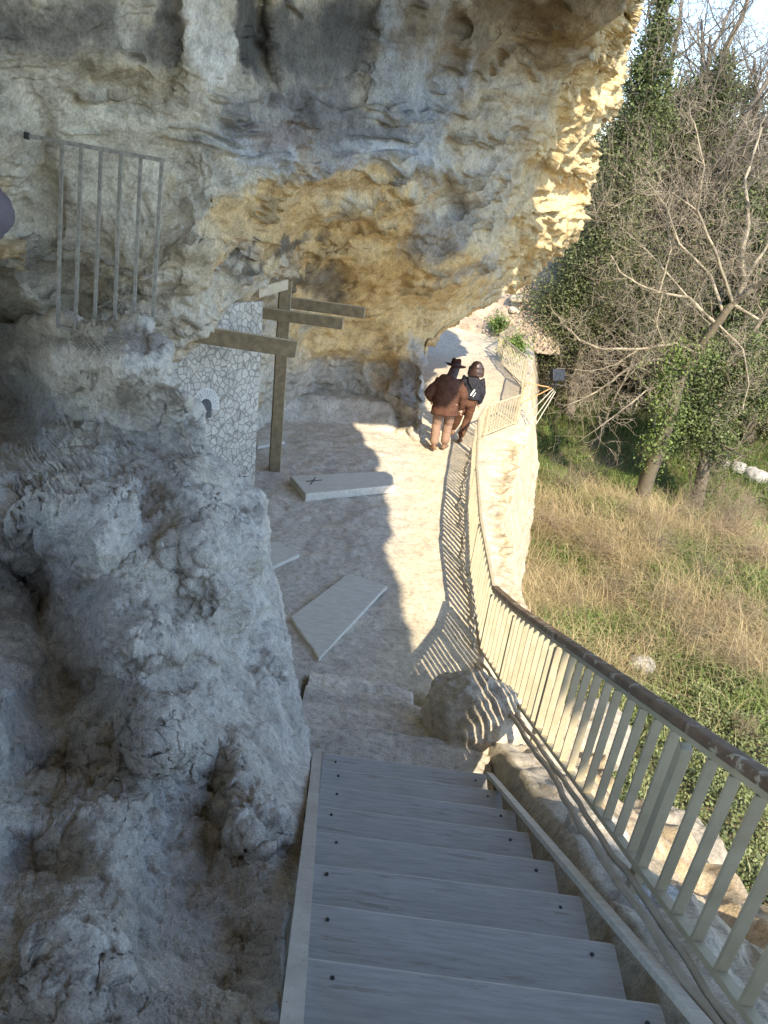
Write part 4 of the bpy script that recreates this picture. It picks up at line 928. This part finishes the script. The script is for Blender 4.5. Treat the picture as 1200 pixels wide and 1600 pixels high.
# ================================================================== VEGETATION
def seg_mesh(name, S, mat, parent, base, loc=(0, 0, 0), thin=.02, tint=None, dark=None):
    """S rows: p0(3) p1(3) r0 r1 -> tapered limbs; thick ones six sided, thin ones three sided"""
    S = np.asarray(S, float); Vs, Fs, Cs = [], [], []; off = 0
    for mask, n in ((S[:, 6] >= thin, 6), (S[:, 6] < thin, 3)):
        A = S[mask]
        if not len(A): continue
        d = A[:, 3:6]-A[:, :3]; L = np.linalg.norm(d, axis=1)[:, None]+1e-9; d = d/L
        ref = np.where(np.abs(d[:, 2:3]) < .9, np.array([[0, 0, 1.]]), np.array([[1., 0, 0]])); x = np.cross(d, ref); x /= np.linalg.norm(x, axis=1)[:, None]; y = np.cross(d, x)
        an = 2*PI*np.arange(n)/n; o = x[:, None]*np.cos(an)[None, :, None]+y[:, None]*np.sin(an)[None, :, None]
        a = A[:, None, :3]+o*A[:, 6][:, None, None]; b = A[:, None, 3:6]+o*A[:, 7][:, None, None]
        V = np.concatenate([a, b], 1).reshape(-1, 3); m = len(A); i0 = (np.arange(m)*2*n)[:, None]; k = np.arange(n)[None]; k2 = (k+1) % n
        F = np.stack([i0+k, i0+k2, i0+n+k2, i0+n+k], 2).reshape(-1, 4)
        Vs.append(V); Fs.append(F+off); off += len(V)
        j = 1+.25*rng.standard_normal(m); c = np.array(base)[None]*np.clip(j, .5, 1.6)[:, None]
        if tint is not None: w = (A[:, 6] < .012)[:, None]*.8; c = c*(1-w)+np.array(tint)*w*np.clip(j, .6, 1.4)[:, None]
        if dark is not None: w = sstep(.07, .12, A[:, 6])[:, None]; c = c*(1-w)+np.array(dark)*w
        Cs.append(np.repeat(c, 2*n, 0))
    return mesh_np(name, np.concatenate(Vs)-np.array(loc), np.concatenate(Fs), mat, parent, True, np.clip(np.concatenate(Cs), .01, .8))
def grow(seed, h, r0, n1=10, n2=7, n3=5, n4=0, droop=.0, lean=(0, 0), spread=1.0, start=.3, rmin=.006, wig=.22):
    r = random.Random(seed); S = []; kids = {0: n1, 1: n2, 2: n3, 3: n4}
    def rv(): return Vector((r.gauss(0, 1), r.gauss(0, 1), r.gauss(0, 1)))
    def br(p, d, L, rad, lev):
        ns = {0: 8, 1: 6, 2: 4, 3: 3, 4: 2}[lev]; pts = [(p.copy(), rad)]
        for k in range(ns):
            d = (d+rv()*wig*(.4 if lev == 0 else 1)/1.7+Vector((0, 0, .10 if lev in (1, 2) else 0))-Vector((0, 0, droop))*(lev > 1)).normalized()
            q = p+d*L/ns; r2 = max(rmin*.55, rad*(1-(k+1)/ns*(.75 if lev == 0 else .85)))
            S.append((*p, *q, pts[-1][1], r2)); p = q; pts.append((q.copy(), r2))
        nk = kids.get(lev, 0)
        for c in range(nk):
            t = (start if lev == 0 else .15)+(1-(start if lev == 0 else .15))*(c+r.random())/nk; f = t*ns; i = min(int(f), ns-1); a = f-i
            q = pts[i][0].lerp(pts[i+1][0], a); rr_ = (pts[i][1]*(1-a)+pts[i+1][1]*a)
            dd = (pts[i+1][0]-pts[i][0]).normalized(); s = rv(); s = (s-dd*s.dot(dd)).normalized()
            ang = r.uniform(.55, 1.15)*spread; nd = (dd*math.cos(ang)+s*math.sin(ang)).normalized()
            br(q, nd, L*r.uniform(.34, .62)*(1-.35*t*(lev == 0)), max(rmin, rr_*r.uniform(.42, .62)), lev+1)
    br(Vector((0, 0, -.2)), Vector((lean[0], lean[1], 1)).normalized(), h, r0, 0)
    return np.array(S)
def leaves(pts, size, colA, colB, up=.35, jit=.4):
    """one small folded blade of leaf per point"""
    n = len(pts); nr = rng.normal(size=(n, 3)); nr[:, 2] = np.abs(nr[:, 2])+up; nr[:, 1] -= .3; nr /= np.linalg.norm(nr, axis=1)[:, None]
    t = rng.normal(size=(n, 3)); t -= nr*(t*nr).sum(1)[:, None]; t /= np.linalg.norm(t, axis=1)[:, None]; b = np.cross(nr, t)
    s = size*(1+jit*(rng.random((n, 1))*2-1))
    V = np.stack([pts-t*s*.55, pts+b*s*.38-nr*s*.05, pts+t*s*.6+nr*s*.06, pts-b*s*.38-nr*s*.05], 1).reshape(-1, 3)
    F = np.arange(n*4).reshape(n, 4)
    m = np.clip(.5+.55*fbm(pts*1.1, 3)+.28*rng.standard_normal(n), 0, 1)[:, None]
    c = np.array(colA)*(1-m)+np.array(colB)*m
    return V, F, np.repeat(c, 4, 0)
def clump_pts(blobs, dens, spread=.2):
    """blobs: (centre, radius xyz) -> leaf positions gathered in uneven clumps near the outside"""
    out = []
    for c, r in blobs:
        r = np.array(r); k = max(6, int(dens*(r[0]*r[2])*9)); u = rng.normal(size=(k, 3)); u /= np.linalg.norm(u, axis=1)[:, None]
        rad = rng.random(k)**.45*(1+.35*fbm(u*1.7+c, 3)); q = c+u*r*rad[:, None]
        n = 26; p = np.repeat(q, n, 0)+rng.normal(size=(k*n, 3))*np.minimum(spread, r.min()*.5); out.append(p)
    return np.concatenate(out)
def px_blob(x, y, rp, Y, flat=.85):
    c = aty(x, y, Y); m = rp/FPX*(c @ FW); return c, (m, m*flat, m)
IVA, IVB = (.04, .058, .02), (.175, .205, .07)
def path_segs(pts, r0, r1, sub=4, wob_=.04, seed=0):
    pts = np.array(pts, float); n = (len(pts)-1)*sub+1; t = np.linspace(0, len(pts)-1, n)
    q = np.stack([np.interp(t, np.arange(len(pts)), pts[:, k]) for k in range(3)], 1); w = fbm(np.stack([t*1.7+seed*9, t*0, t*0], 1), 3)*sstep(0, .8, t); w2 = fbm(np.stack([t*1.7+seed*9, t*0+5, t*0], 1), 3)*sstep(0, .8, t)
    q[:, 0] += w*wob_*3; q[:, 2] += w2*wob_*3; r = np.linspace(r0, r1, n)
    return np.concatenate([q[:-1], q[1:], r[:-1, None], r[1:, None]], 1)
def twigs_on(S, every, L, seed, lev=2, up=.25, r=.012, side=0):
    """side twigs along existing limbs"""
    rr = random.Random(seed); out = []
    def br(p, d, L, rad, lev):
        ns = 4
        for k in range(ns):
            d = (d+Vector((rr.gauss(0, .22), rr.gauss(0, .22), rr.gauss(0, .22)+up*.15))).normalized(); q = p+d*L/ns; r2 = max(.0035, rad*(1-.2*(k+1)))
            out.append((*p, *q, max(.0038, rad*(1-.2*k)), r2))
            if lev > 0 and rr.random() < .9:
                s = Vector((rr.gauss(0, 1), rr.gauss(0, 1), rr.gauss(0, 1)+up)).normalized(); br(q, (d*.6+s*.8).normalized(), L*rr.uniform(.35, .6), rad*.55, lev-1)
            p = q
    for row in S:
        a = Vector(row[:3]); b = Vector(row[3:6]); m = (b-a).length/every
        for _ in range(int(m)+(rr.random() < m-int(m))):
            p = a.lerp(b, rr.random()); d = Vector((rr.gauss(0, 1)+side, rr.gauss(0, 1), rr.gauss(0, 1)+up)).normalized()
            br(p, ((b-a).normalized()*.5+d).normalized(), L*rr.uniform(.5, 1.3), min(r, row[6]*.6), lev)
    return np.array(out)

def gz(x, y): return float(ground_z(np.array([x], float), np.array([y], float))[0])
nz = lambda p, s, o: fbm(np.stack([p[:, 0]*s+o, p[:, 1]*s, p[:, 2]*0], 1), 4)
# ---- the big pale-barked tree leaning over the valley floor
def main_tree():
    Y = 21.5; T = lambda pl, dY=0: [aty(x, y, Y+dY+(0 if len(r) == 0 else r[0])) for (x, y, *r) in pl]
    base = aty(1008, 762, Y)
    t = thing('leaning_tree', 'large pale leaning tree with ivy on its trunk and bare branches across the valley', 'tree', base); L = np.array(world_loc(t))
    trunk = path_segs(T([(1003, 775), (1012, 745), (1030, 700), (1048, 645), (1062, 590), (1090, 550), (1120, 505), (1145, 475)]), .24, .10, 4, .02, 1)
    limbs = [path_segs(T(pl), a, b, 4, .02, k) for k, (pl, a, b) in enumerate([
        ([(1145, 475), (1163, 440), (1158, 405), (1170, 350, .6), (1165, 280, 1), (1190, 200, 1.5)], .085, .025), ([(1145, 475), (1178, 450, -.5), (1215, 425, -1), (1260, 390, -1)], .08, .05),
        ([(1064, 582), (1040, 562), (1010, 564), (980, 576), (950, 600), (915, 622), (880, 635)], .06, .012), ([(1090, 552), (1055, 537), (1000, 545), (945, 546), (905, 532), (880, 505), (860, 480)], .05, .010),
        ([(1118, 505), (1075, 465), (1030, 457), (990, 440), (968, 425), (955, 398)], .05, .012), ([(1130, 490, 0), (1110, 430, .8), (1060, 380, 1), (1040, 320, 1.2), (1000, 270, 1.5)], .05, .012),
        ([(1145, 475), (1120, 400, -.5), (1090, 330, -.8), (1100, 260, -1), (1085, 190, -1)], .05, .012), ([(1035, 458), (1025, 505), (1038, 540)], .025, .012), ([(1030, 457), (1040, 420), (1048, 390), (1042, 340), (1055, 290)], .03, .01),
        ([(1163, 440), (1200, 380), (1220, 300), (1210, 220)], .05, .015), ([(1060, 590), (1010, 610, -.6), (960, 650, -1), (905, 690, -1.2)], .03, .008), ([(1000, 545), (960, 570), (925, 580), (870, 575)], .02, .007),
        ([(1120, 505), (1160, 545, -.6), (1170, 600, -1), (1160, 640, -1.2)], .035, .01), ([(1145, 475), (1185, 500, -.6), (1230, 490, -1)], .05, .02), ([(1075, 465), (1020, 400, .4), (965, 350, .8), (930, 345, 1)], .025, .007), ([(1090, 330), (1050, 300), (1000, 300), (950, 330)], .02, .006)])]
    LS = np.concatenate(limbs)
    seg_mesh('trunk', np.concatenate([trunk, LS]), M_BARK, t, (.27, .23, .165), L, .012, dark=(.115, .095, .065))
    TW = twigs_on(LS, .15, 1.0, 4, 2, .12, .008); seg_mesh('twigs', TW, M_BARK, t, (.28, .235, .17), L, .012)
    bl = [px_blob(*q) for q in [(1028, 575, 30, Y-.3), (1040, 610, 30, Y-.3), (1042, 645, 30, Y-.2), (1030, 690, 24, Y-.2), (1060, 560, 28, Y-.2), (1100, 545, 22, Y), (1015, 735, 14, Y)]]
    P = clump_pts(bl, 16, .16); P = P[nz(P, 1.7, 3)+.9*nz(P[:, [2, 0, 1]], 1.5, 8) > -.12]; V, F, c = leaves(P, .07, (.045, .07, .02), (.19, .245, .06)); mesh_np('ivy', V-L, F, M_LEAF, t, True, c)
main_tree()

# ---- ivy-clad trees, each with its own crown
def ivy_tree(label, foot, blobs, trunk, dens=16, size=.13, cA=IVA, cB=IVB, bare=.0, seed=0, name='ivy_clad_tree', group='ivy-clad trees on the far slope', r0=.22, spread=.20, twig=(.17, .14, .10)):
    b = np.array(foot, float); b[2] = gz(b[0], b[1])
    t = thing(name, label, 'tree', b, group); L = np.array(world_loc(t))
    pts = [b-np.array([0, 0, .3])]+[aty(*q) for q in trunk]; TS = path_segs(pts, r0, .05, 4, .05, seed)
    seg_mesh('trunk', TS, M_BARK, t, (.17, .14, .10), L)
    P = clump_pts([px_blob(*q) for q in blobs], dens, spread); V, F, c = leaves(P, size, cA, cB); mesh_np('crown', V-L, F, M_LEAF, t, True, c)
    if bare > 0:
        TW = twigs_on(TS, bare, 2.6, seed+3, 3, .5, .03); seg_mesh('twigs', TW, M_BARK, t, twig, L, .015)
    return t
ivy_tree('tall ivy-wrapped trunk rising against the blue sky', aty(962, 420, 30), [(1042, -30, 15, 30), (1036, 0, 15, 30), (1030, 30, 18, 30), (1024, 65, 22, 30), (1018, 105, 26, 30), (1008, 145, 32, 30), (1000, 185, 38, 30), (985, 225, 44, 30), (975, 265, 48, 30), (1045, 50, 12, 30), (995, 110, 12, 30)],
         [(975, 340, 30), (990, 240, 30), (1010, 140, 30), (1028, 40, 30), (1045, -60, 30), (1060, -160, 30)], 26, .095, bare=.35, seed=1, spread=.3)
ivy_tree('leaning ivy-clad tree with a cone of glossy leaves right of the tall ivy trunk', aty(1040, 360, 33), [(1130, 95, 14, 33), (1118, 125, 24, 33), (1098, 160, 38, 33), (1075, 190, 48, 33), (1050, 215, 52, 33), (1020, 235, 46, 33), (1090, 215, 40, 33), (1135, 140, 24, 33)],
         [(1060, 280, 33), (1090, 190, 33), (1130, 90, 33), (1165, 10, 33), (1200, -90, 33)], 20, .10, bare=.3, seed=2, spread=.3)
ivy_tree('dark evergreen shrub mass hugging the outer cliff edge', aty(915, 545, 29), [(965, 285, 36, 29), (955, 325, 46, 29), (945, 375, 50, 29), (930, 425, 50, 29), (905, 470, 48, 29), (880, 510, 46, 29), (858, 545, 38, 29), (860, 470, 36, 29), (905, 400, 34, 29)],
         [(915, 500, 29), (930, 420, 29), (945, 340, 29), (965, 270, 29)], 16, .075, cA=(.045, .057, .022), cB=(.18, .195, .075), bare=.16, seed=3, spread=.35)
ivy_tree('shadowy ivy thicket behind the pale leaning tree', aty(1060, 560, 30), [(1000, 420, 50, 30), (1060, 470, 60, 29.5), (1120, 400, 60, 30), (1010, 500, 50, 29), (1080, 560, 60, 28), (1130, 540, 50, 27.5), (960, 500, 50, 30), (1180, 450, 60, 30)],
         [(1060, 520, 29.5), (1080, 420, 30), (1100, 320, 30)], 10, .085, cA=(.03, .042, .014), cB=(.12, .14, .05), bare=.2, seed=4, spread=.4)
ivy_tree('ivy-covered trunks standing in shade at the right edge of the clearing', aty(1120, 700, 23.5), [(1095, 620, 34, 23.5), (1105, 665, 32, 23.5), (1130, 590, 40, 24), (1160, 560, 42, 24), (1120, 700, 30, 23.5), (1185, 610, 40, 24.5), (1075, 660, 24, 23.5)],
         [(1115, 650, 23.5), (1140, 580, 24), (1200, 480, 24)], 20, .085, bare=.3, seed=5, spread=.3)
ivy_tree('ivy bush at the right border beneath the bare branches', aty(1215, 560, 28), [(1210, 470, 60, 28), (1190, 530, 55, 28), (1230, 380, 60, 28), (1160, 340, 40, 30)], [(1215, 450, 28), (1225, 340, 28)], 12, .09, bare=.2, seed=6, spread=.35)

for k_, (lab, fx, fy, Y, top, r_) in enumerate([('slender ivy-draped tree high on the slope near the right border', 1175, 250, 36, 150, 26), ('ivy-draped tree on the slope above the pale leaning tree', 1130, 330, 34, 215, 34), ('broad ivy-draped tree on the slope right of the tall ivy trunk', 1050, 380, 33.5, 260, 44), ('short ivy-draped tree at the slope foot beside the right border', 1200, 400, 31, 280, 40)]):
    n_ = 6; bl_ = [(fx+rr_*.0+8*math.sin(q*2.1+k_), top+(fy-top)*q/(n_-1), r_*(.55+.5*q/(n_-1)), Y) for q in range(n_) for rr_ in (0,)]
    ivy_tree(lab, aty(fx, fy+40, Y), bl_, [(fx, fy, Y), (fx+6, (fy+top)/2, Y), (fx+4, top-60, Y)], 14, .095, bare=.25, seed=20+k_, spread=.35)
# ---- bare trees of the hillside: six kinds, copied
def proto_tree(seed, h, r0, base, tint, **k):
    S = grow(seed, h, r0, **k); r = thing('bare_tree', '', 'tree'); a = S[:, 6] >= .022
    seg_mesh('trunk', S[a], M_BARK, r, base); seg_mesh('twigs', S[~a], M_BARK, r, base, tint=tint); return r
def copy_tree(o, loc, rz, sc):
    c = o.copy(); C.objects.link(c); c.location = loc; c.rotation_euler = (0, 0, rz); c.scale = (sc, sc, sc)
    for ch in list(o.children):
        d = ch.copy(); C.objects.link(d); d.parent = c
    return c
protos = [proto_tree(11, 11, .16, (.16, .135, .10), (.20, .17, .13), n1=13, n2=8, n3=5, n4=1, wig=.25), proto_tree(12, 9, .10, (.25, .21, .155), (.30, .26, .195), n1=13, n2=8, n3=5, n4=0, spread=1.1, start=.15, wig=.3),
          proto_tree(13, 13, .18, (.14, .12, .095), (.20, .165, .14), n1=13, n2=8, n3=5, n4=1, start=.35), proto_tree(14, 8, .08, (.27, .23, .17), (.33, .28, .205), n1=14, n2=8, n3=4, n4=0, start=.1, spread=1.15, wig=.35)]
LABT = ['bare brown tree of the dense leafless wood on the far slope', 'bare spreading grey-brown tree of the dense leafless wood on the far slope', 'tall bare dark tree of the dense leafless wood on the far slope', 'low many-branched bare tree of the dense leafless wood on the far slope']
rr = random.Random(21); k = 0; used = set()
spots = []
for Y in (25, 28, 31, 34, 37.5, 41, 45, 50, 56, 63):
    x0, x1 = .155*Y, .62*Y; n = int((x1-x0)/(2.3+.02*Y))
    for i in range(n): spots.append((x0+(x1-x0)*(i+rr.random())/n, Y+rr.uniform(-1.5, 1.5)))
for fx, fy, Y in ((880, 560, 31), (1000, 600, 29), (1040, 610, 28), (1100, 620, 25.5), (1165, 620, 25.5), (1060, 540, 30), (900, 540, 30)): spots.append((aty(fx, fy, Y)[0], Y))
spots += [(aty(px, 200, Y)[0], Y) for px, Y in ((1060, 34), (1100, 36), (1140, 34), (1180, 35), (1210, 33), (1080, 40), (1160, 41), (1120, 45), (1030, 38), (1200, 40), (990, 36), (1050, 33), (1090, 32), (1130, 33), (1190, 32))]
TALL = {(round(aty(px, 200, Y)[0], 4)) for px, Y in ((1050, 33), (1090, 32), (1130, 33), (1190, 32), (1060, 34), (1140, 34), (1180, 35))}
for (x, y) in spots:
    v = rr.choice([0, 0, 1, 1, 2, 3, 3]) if y > 30 else rr.choice([1, 3, 3]); sc = rr.uniform(.6, .95)*(1 if y < 45 else .85)
    if y < 26 or (y < 42 and rr.random() < .55 and round(x, 4) not in TALL): continue
    if x/y < .25: sc *= .62
    if y < 30: sc *= .62
    if round(x, 4) in TALL: v = rr.choice([0, 2]); sc = rr.uniform(1.0, 1.25)
    loc = (x, y, gz(x, y)); rz = rr.uniform(0, 6.28)
    if v not in used: o = protos[v]; used.add(v); o.location = loc; o.rotation_euler = (0, 0, rz); o.scale = (sc, sc, sc)
    else: o = copy_tree(protos[v], loc, rz, sc)
    tag(o, LABT[v], 'tree', 'bare trees on the far slope')
# evergreen bushes between them
def bush_proto(seed, cA, cB, n, size, twig):
    r = thing('evergreen_bush', '', 'bush'); u = rng.normal(size=(9, 3))*np.array([.8, .8, .5])+np.array([0, 0, 1.0])
    P = clump_pts([(c, (.75, .75, .7)) for c in u], n, .2); P = P[P[:, 2] > 0]; V, F, c = leaves(P, size, cA, cB); mesh_np('foliage', V, F, M_LEAF, r, True, c)
    S = grow(seed, 2.6, .05, n1=12, n2=6, n3=4, start=.05, spread=1.1, rmin=.005, wig=.3); seg_mesh('stems', S, M_BARK, r, twig); return r
bp_ = [bush_proto(31, (.042, .057, .02), (.18, .20, .07), 17, .075, (.24, .19, .14)), bush_proto(32, (.06, .075, .025), (.20, .215, .085), 14, .07, (.28, .22, .16))]
rr = random.Random(8); used = set()
for i in range(120):
    y = rr.uniform(26.5, 50); x = rr.uniform(.15, .58)*y; v = rr.choice([0, 0, 1])
    if x/y < .38 and y < 32: continue
    if x/y >= .38 and y < 28.5: continue
    pass; sc = rr.uniform(.8, 1.9)
    if x/y < .24: sc *= .8
    loc = (x, y, gz(x, y)-.1)
    if v not in used: o = bp_[v]; used.add(v); o.location = loc; o.scale = (sc,)*3
    else: o = copy_tree(bp_[v], loc, rr.uniform(0, 6.28), sc)
    tag(o, ['dark green bush of the undergrowth below the leafless wood', 'olive green bush of the undergrowth below the leafless wood'][v], 'bush', 'evergreen bushes in the undergrowth')
# tangled leafless shrubs in front
def shrub_proto(seed, h, c, tint):
    r = thing('leafless_shrub', '', 'shrub'); S = []
    q = random.Random(seed)
    for k in range(9):
        s = grow(seed*10+k, h*q.uniform(.6, 1.1), .028, n1=7, n2=5, n3=3, lean=(q.gauss(0, .45), q.gauss(0, .45)), start=.15, rmin=.0045, wig=.3); s[:, [0, 3]] += q.gauss(0, .25); s[:, [1, 4]] += q.gauss(0, .25); S.append(s)
    seg_mesh('stems', np.concatenate(S), M_BARK, r, c, tint=tint); return r
sp_ = [shrub_proto(41, 2.6, (.18, .15, .105), (.21, .175, .125)), shrub_proto(42, 2.0, (.24, .19, .13), (.27, .21, .145))]
rr = random.Random(18); used = set(); LS_ = ['tangled leafless grey shrub at the foot of the wooded slope', 'tangled leafless tan shrub at the foot of the wooded slope']
sp_spots = [(aty(px, py, Y)[0], Y, sc) for px, py, Y, sc in [(870, 500, 30, 1.1), (1150, 640, 22, .7), (1190, 640, 21, .8), (1180, 700, 20, .6), (980, 540, 31, 1.1)]]
for px, py, Y, sc in [(900, 900, 14.8, .34), (980, 880, 15.5, .4), (1060, 900, 15, .36), (940, 830, 17.5, .4), (1040, 820, 18, .45), (1120, 870, 16.5, .4), (1100, 960, 13.6, .36), (1160, 1000, 12.8, .4), (1020, 960, 13.4, .32), (870, 800, 18.5, .4), (990, 780, 19.5, .4), (1170, 920, 15, .45), (1140, 790, 19.5, .5), (1190, 830, 18, .5), (890, 740, 21.5, .5), (930, 700, 23.5, .55), (1090, 770, 20.3, .45), (1180, 1080, 11, .3)]: sp_spots.append((aty(px, py, Y)[0], Y, sc))
for i in range(16):
    y = rr.uniform(30, 44); sp_spots.append((rr.uniform(.16, .58)*y, y, rr.uniform(.8, 1.5)))
for (x, y, sc) in sp_spots:
    v = rr.randrange(2); loc = (x, y, gz(x, y)-.1)
    if v not in used: o = sp_[v]; used.add(v); o.location = loc; o.scale = (sc,)*3
    else: o = copy_tree(sp_[v], loc, rr.uniform(0, 6.28), sc)
    tag(o, LS_[v], 'shrub', 'leafless shrubs at the foot of the slope')

# ---- ground cover
def blades(name, P, H, W, bend, cA, cB, label, mat=M_DRY):
    n = len(P); H = H*(.55+.9*rng.random(n)); az = rng.random(n)*2*PI; d = np.stack([np.cos(az), np.sin(az), np.zeros(n)], 1); sd = np.stack([-np.sin(az), np.cos(az), np.zeros(n)], 1)
    bd = bend*(.3+1.1*rng.random(n)); up = np.array([0, 0, 1.])
    a = P; m = P+up*(H*.6)[:, None]+d*(H*bd*.4)[:, None]; t = P+up*(H*(1-.25*bd))[:, None]+d*(H*bd*1.1)[:, None]; w = (W*(.6+.8*rng.random(n)))[:, None]
    V = np.stack([a-sd*w, a+sd*w, m-sd*w*.8, m+sd*w*.8, t-sd*w*.25, t+sd*w*.25], 1).reshape(-1, 3); i = (np.arange(n)*6)[:, None]
    F = np.concatenate([i+np.array([[0, 1, 3, 2]]), i+np.array([[2, 3, 5, 4]])], 0)
    k = np.clip(.5+.6*fbm(P*.8, 3)+.3*rng.standard_normal(n), 0, 1)[:, None]; c = np.array(cA)*(1-k)+np.array(cB)*k
    o = mesh_np(name, V, F, mat, None, True, np.repeat(c, 6, 0)); return tag(o, label, None, None, 'stuff')
def scatter(n, x0, x1, y0, y1, f):
    x = x0+(x1-x0)*rng.random(n); y = y0+(y1-y0)*rng.random(n); z = ground_z(x, y); p = np.stack([x, y, z], 1); q = np.array(p)
    z_ = q @ FW; px = 600+FPX*(q @ RT)/z_; py = 800-FPX*(q @ UP)/z_
    keep = f(p, px, py) > rng.random(n); return p[keep]
tan = lambda p, px, py: sstep(2.8, 3.4, p[:, 0])*sstep(11.0, 14.0, p[:, 1]+2.5*nz(p, .5, 3))*sstep(23.0, 20.5, p[:, 1]+2*nz(p, .5, 8)+.15*(p[:, 0]-8))*np.clip(.75+1.7*nz(p, .45, 0), .05, 1)*sstep(12, 9, p[:, 0]+2*nz(p, .6, 1)-.12*(p[:, 1]-14))*(1-.85*sstep(-.10, .12, nz(p, .40, 20)))*sstep(-.5, -.1, nz(p, .9, 70))
grn = lambda p, px, py: np.clip(sstep(20.5, 23, p[:, 1]+2*nz(p, .4, 8))*.9*sstep(36, 32, p[:, 1])+sstep(-.14, .08, nz(p, .40, 20))*sstep(10, 12, p[:, 1])*sstep(24, 20, p[:, 1])+sstep(9.5, 12, p[:, 0])*sstep(14, 17, p[:, 1])*.8, 0, 1)*np.clip(.7+1.4*nz(p, .6, 30), 0, 1)
ivy = lambda p, px, py: sstep(15.0, 12.0, p[:, 1]+2.5*nz(p, .5, 3))*np.clip(.9+.9*nz(p, .7, 40), .1, 1)+sstep(12, 14, p[:, 0])*.35
P = scatter(210000, 2.6, 17, 8, 26, tan); P[:, 2] -= .03
blades('dry_grass', P, .40, .0042, 1.5, (.26, .205, .105), (.55, .465, .255), 'dry tan grass and dead stalks covering the valley clearing')
P = scatter(80000, 2.6, 17, 8, 25, tan); P[:, 2] -= .03
blades('dead_stalks', P, .70, .0038, 1.35, (.25, .18, .10), (.49, .39, .215), 'brown dead weed stalks standing in the dry grass')
P = scatter(220000, 2.8, 22, 9, 36, grn); P[:, 2] -= .02
blades('green_grass', P, .34, .007, .9, (.07, .11, .025), (.24, .30, .08), 'fresh green grass patches in the clearing', M_LEAF)
P = scatter(60000, 2.8, 16, 9.5, 30, lambda p, px, py: np.clip(tan(p, px, py)*.3+grn(p, px, py)*.7, 0, 1)*sstep(-.1, .2, nz(p, .8, 60))); P[:, 2] += .06+.16*rng.random(len(P))
V, F, c = leaves(P, .085, (.05, .085, .02), (.17, .25, .06), .8); tag(mesh_np('weeds', V, F, M_LEAF, None, True, c), 'low leafy green weeds among the grass', None, None, 'stuff')
P = scatter(240000, 2.3, 14, .5, 15.5, ivy); P[:, 2] += .02+(.30*np.clip(.5+nz(P, 1.3, 50), 0, 1))*rng.random(len(P))**.6
V, F, c = leaves(P, .052, (.05, .07, .022), (.28, .31, .125), .9); tag(mesh_np('ground_ivy', V, F, M_LEAF, None, True, c), 'ivy and bramble ground cover below the terrace', None, None, 'stuff')
P = scatter(16000, 2.4, 12, 3, 16, lambda p, px, py: ivy(p, px, py)*.22*sstep(-.1, .2, nz(p, .8, 90))); blades('tawny_tufts', P, .4, .0045, .9, (.28, .24, .12), (.48, .42, .24), 'pale grass tufts sticking out of the ivy')
# green plants on the path edge
for lab, px, py, Y, rp in (('bright green leafy plant growing outside the distant railing', 808, 540, 24.5, 17), ('small green plant on the bank above the distant railing', 779, 506, 28.5, 12)):
    c = aty(px, py, Y); n = 900; m = rp/FPX*(c @ FW); P = c+rng.normal(size=(n, 3))*np.array([.6, .6, .6])*m*(.5+.9*rng.random((n, 1))); t = thing('green_plant', lab, 'plant', c-np.array([0, 0, m])); L = np.array(world_loc(t))
    V, F, cc = leaves(P, .075, (.06, .10, .02), (.19, .27, .06)); mesh_np('leaf_mass', V-L, F, M_LEAF, t, True, cc)
# loose white stones in the valley
for k, (px, py, s, lab) in enumerate([(1000, 1046, .42, 'white rock in the dry grass just beyond the handrail'), (1152, 735, .5, 'white boulder by the stream at the right edge'), (1178, 748, .7, 'larger white boulder beside the stream at the right edge'), (1130, 728, .35, 'small white stone left of the stream boulders')]):
    d = rays(px, py); Yv = np.linspace(5, 40, 800); q = np.stack([d[0]/d[1]*Yv, Yv, d[2]/d[1]*Yv], 1); i = int(np.argmax(q[:, 2] < ground_z(q[:, 0], q[:, 1])))
    tag(stone('rock', q[i]+np.array([0, 0, .12]), (s*1.2, s, s*.7), 60+k, M_FLOOR, 26, .16, 2.6, (.38, .365, .33), k), lab, 'rock')

# ================================================================== LIGHT, CAMERA
def light_camera():
    sc = bpy.context.scene
    w = bpy.data.worlds.new('World'); sc.world = w; w.use_nodes = True; nt = w.node_tree
    sky = nt.nodes.new('ShaderNodeTexSky'); sky.sky_type = 'NISHITA'; sky.sun_disc = False
    sky.sun_elevation = SUN_EL; sky.sun_rotation = math.atan2(SUN[0], SUN[1]); sky.air_density = 1.0; sky.dust_density = .7; sky.ozone_density = 1.2; sky.altitude = 1800
    bg = nt.nodes['Background']; bg.inputs['Strength'].default_value = .15
    nt.links.new(sky.outputs[0], bg.inputs['Color'])
    l = bpy.data.lights.new('sun', 'SUN'); l.energy = 2.6; l.angle = math.radians(.5); l.color = (1, .88, .69)
    o = bpy.data.objects.new('sun', l); C.objects.link(o)
    o.rotation_euler = Vector(tuple(SUN)).to_track_quat('Z', 'Y').to_euler()
    cam = bpy.data.cameras.new('camera'); co = bpy.data.objects.new('camera', cam); C.objects.link(co)
    cam.sensor_fit = 'VERTICAL'; cam.sensor_height = 36; cam.lens = FPX/1600*36; cam.clip_start = .05; cam.clip_end = 5000
    co.matrix_world = Matrix(((RT[0], UP[0], -FW[0], 0), (RT[1], UP[1], -FW[1], 0), (RT[2], UP[2], -FW[2], 0), (0, 0, 0, 1)))
    sc.camera = co
    sc.view_settings.view_transform = 'Standard'; sc.view_settings.look = 'None'; sc.view_settings.gamma = 1; sc.view_settings.use_curve_mapping = False
    sc.view_settings.exposure = EXPOSURE
    sc.cycles.max_bounces = 8; sc.cycles.diffuse_bounces = 5; sc.cycles.transparent_max_bounces = 8
    sc.cycles.use_denoising = True
EXPOSURE = 2.0
light_camera()
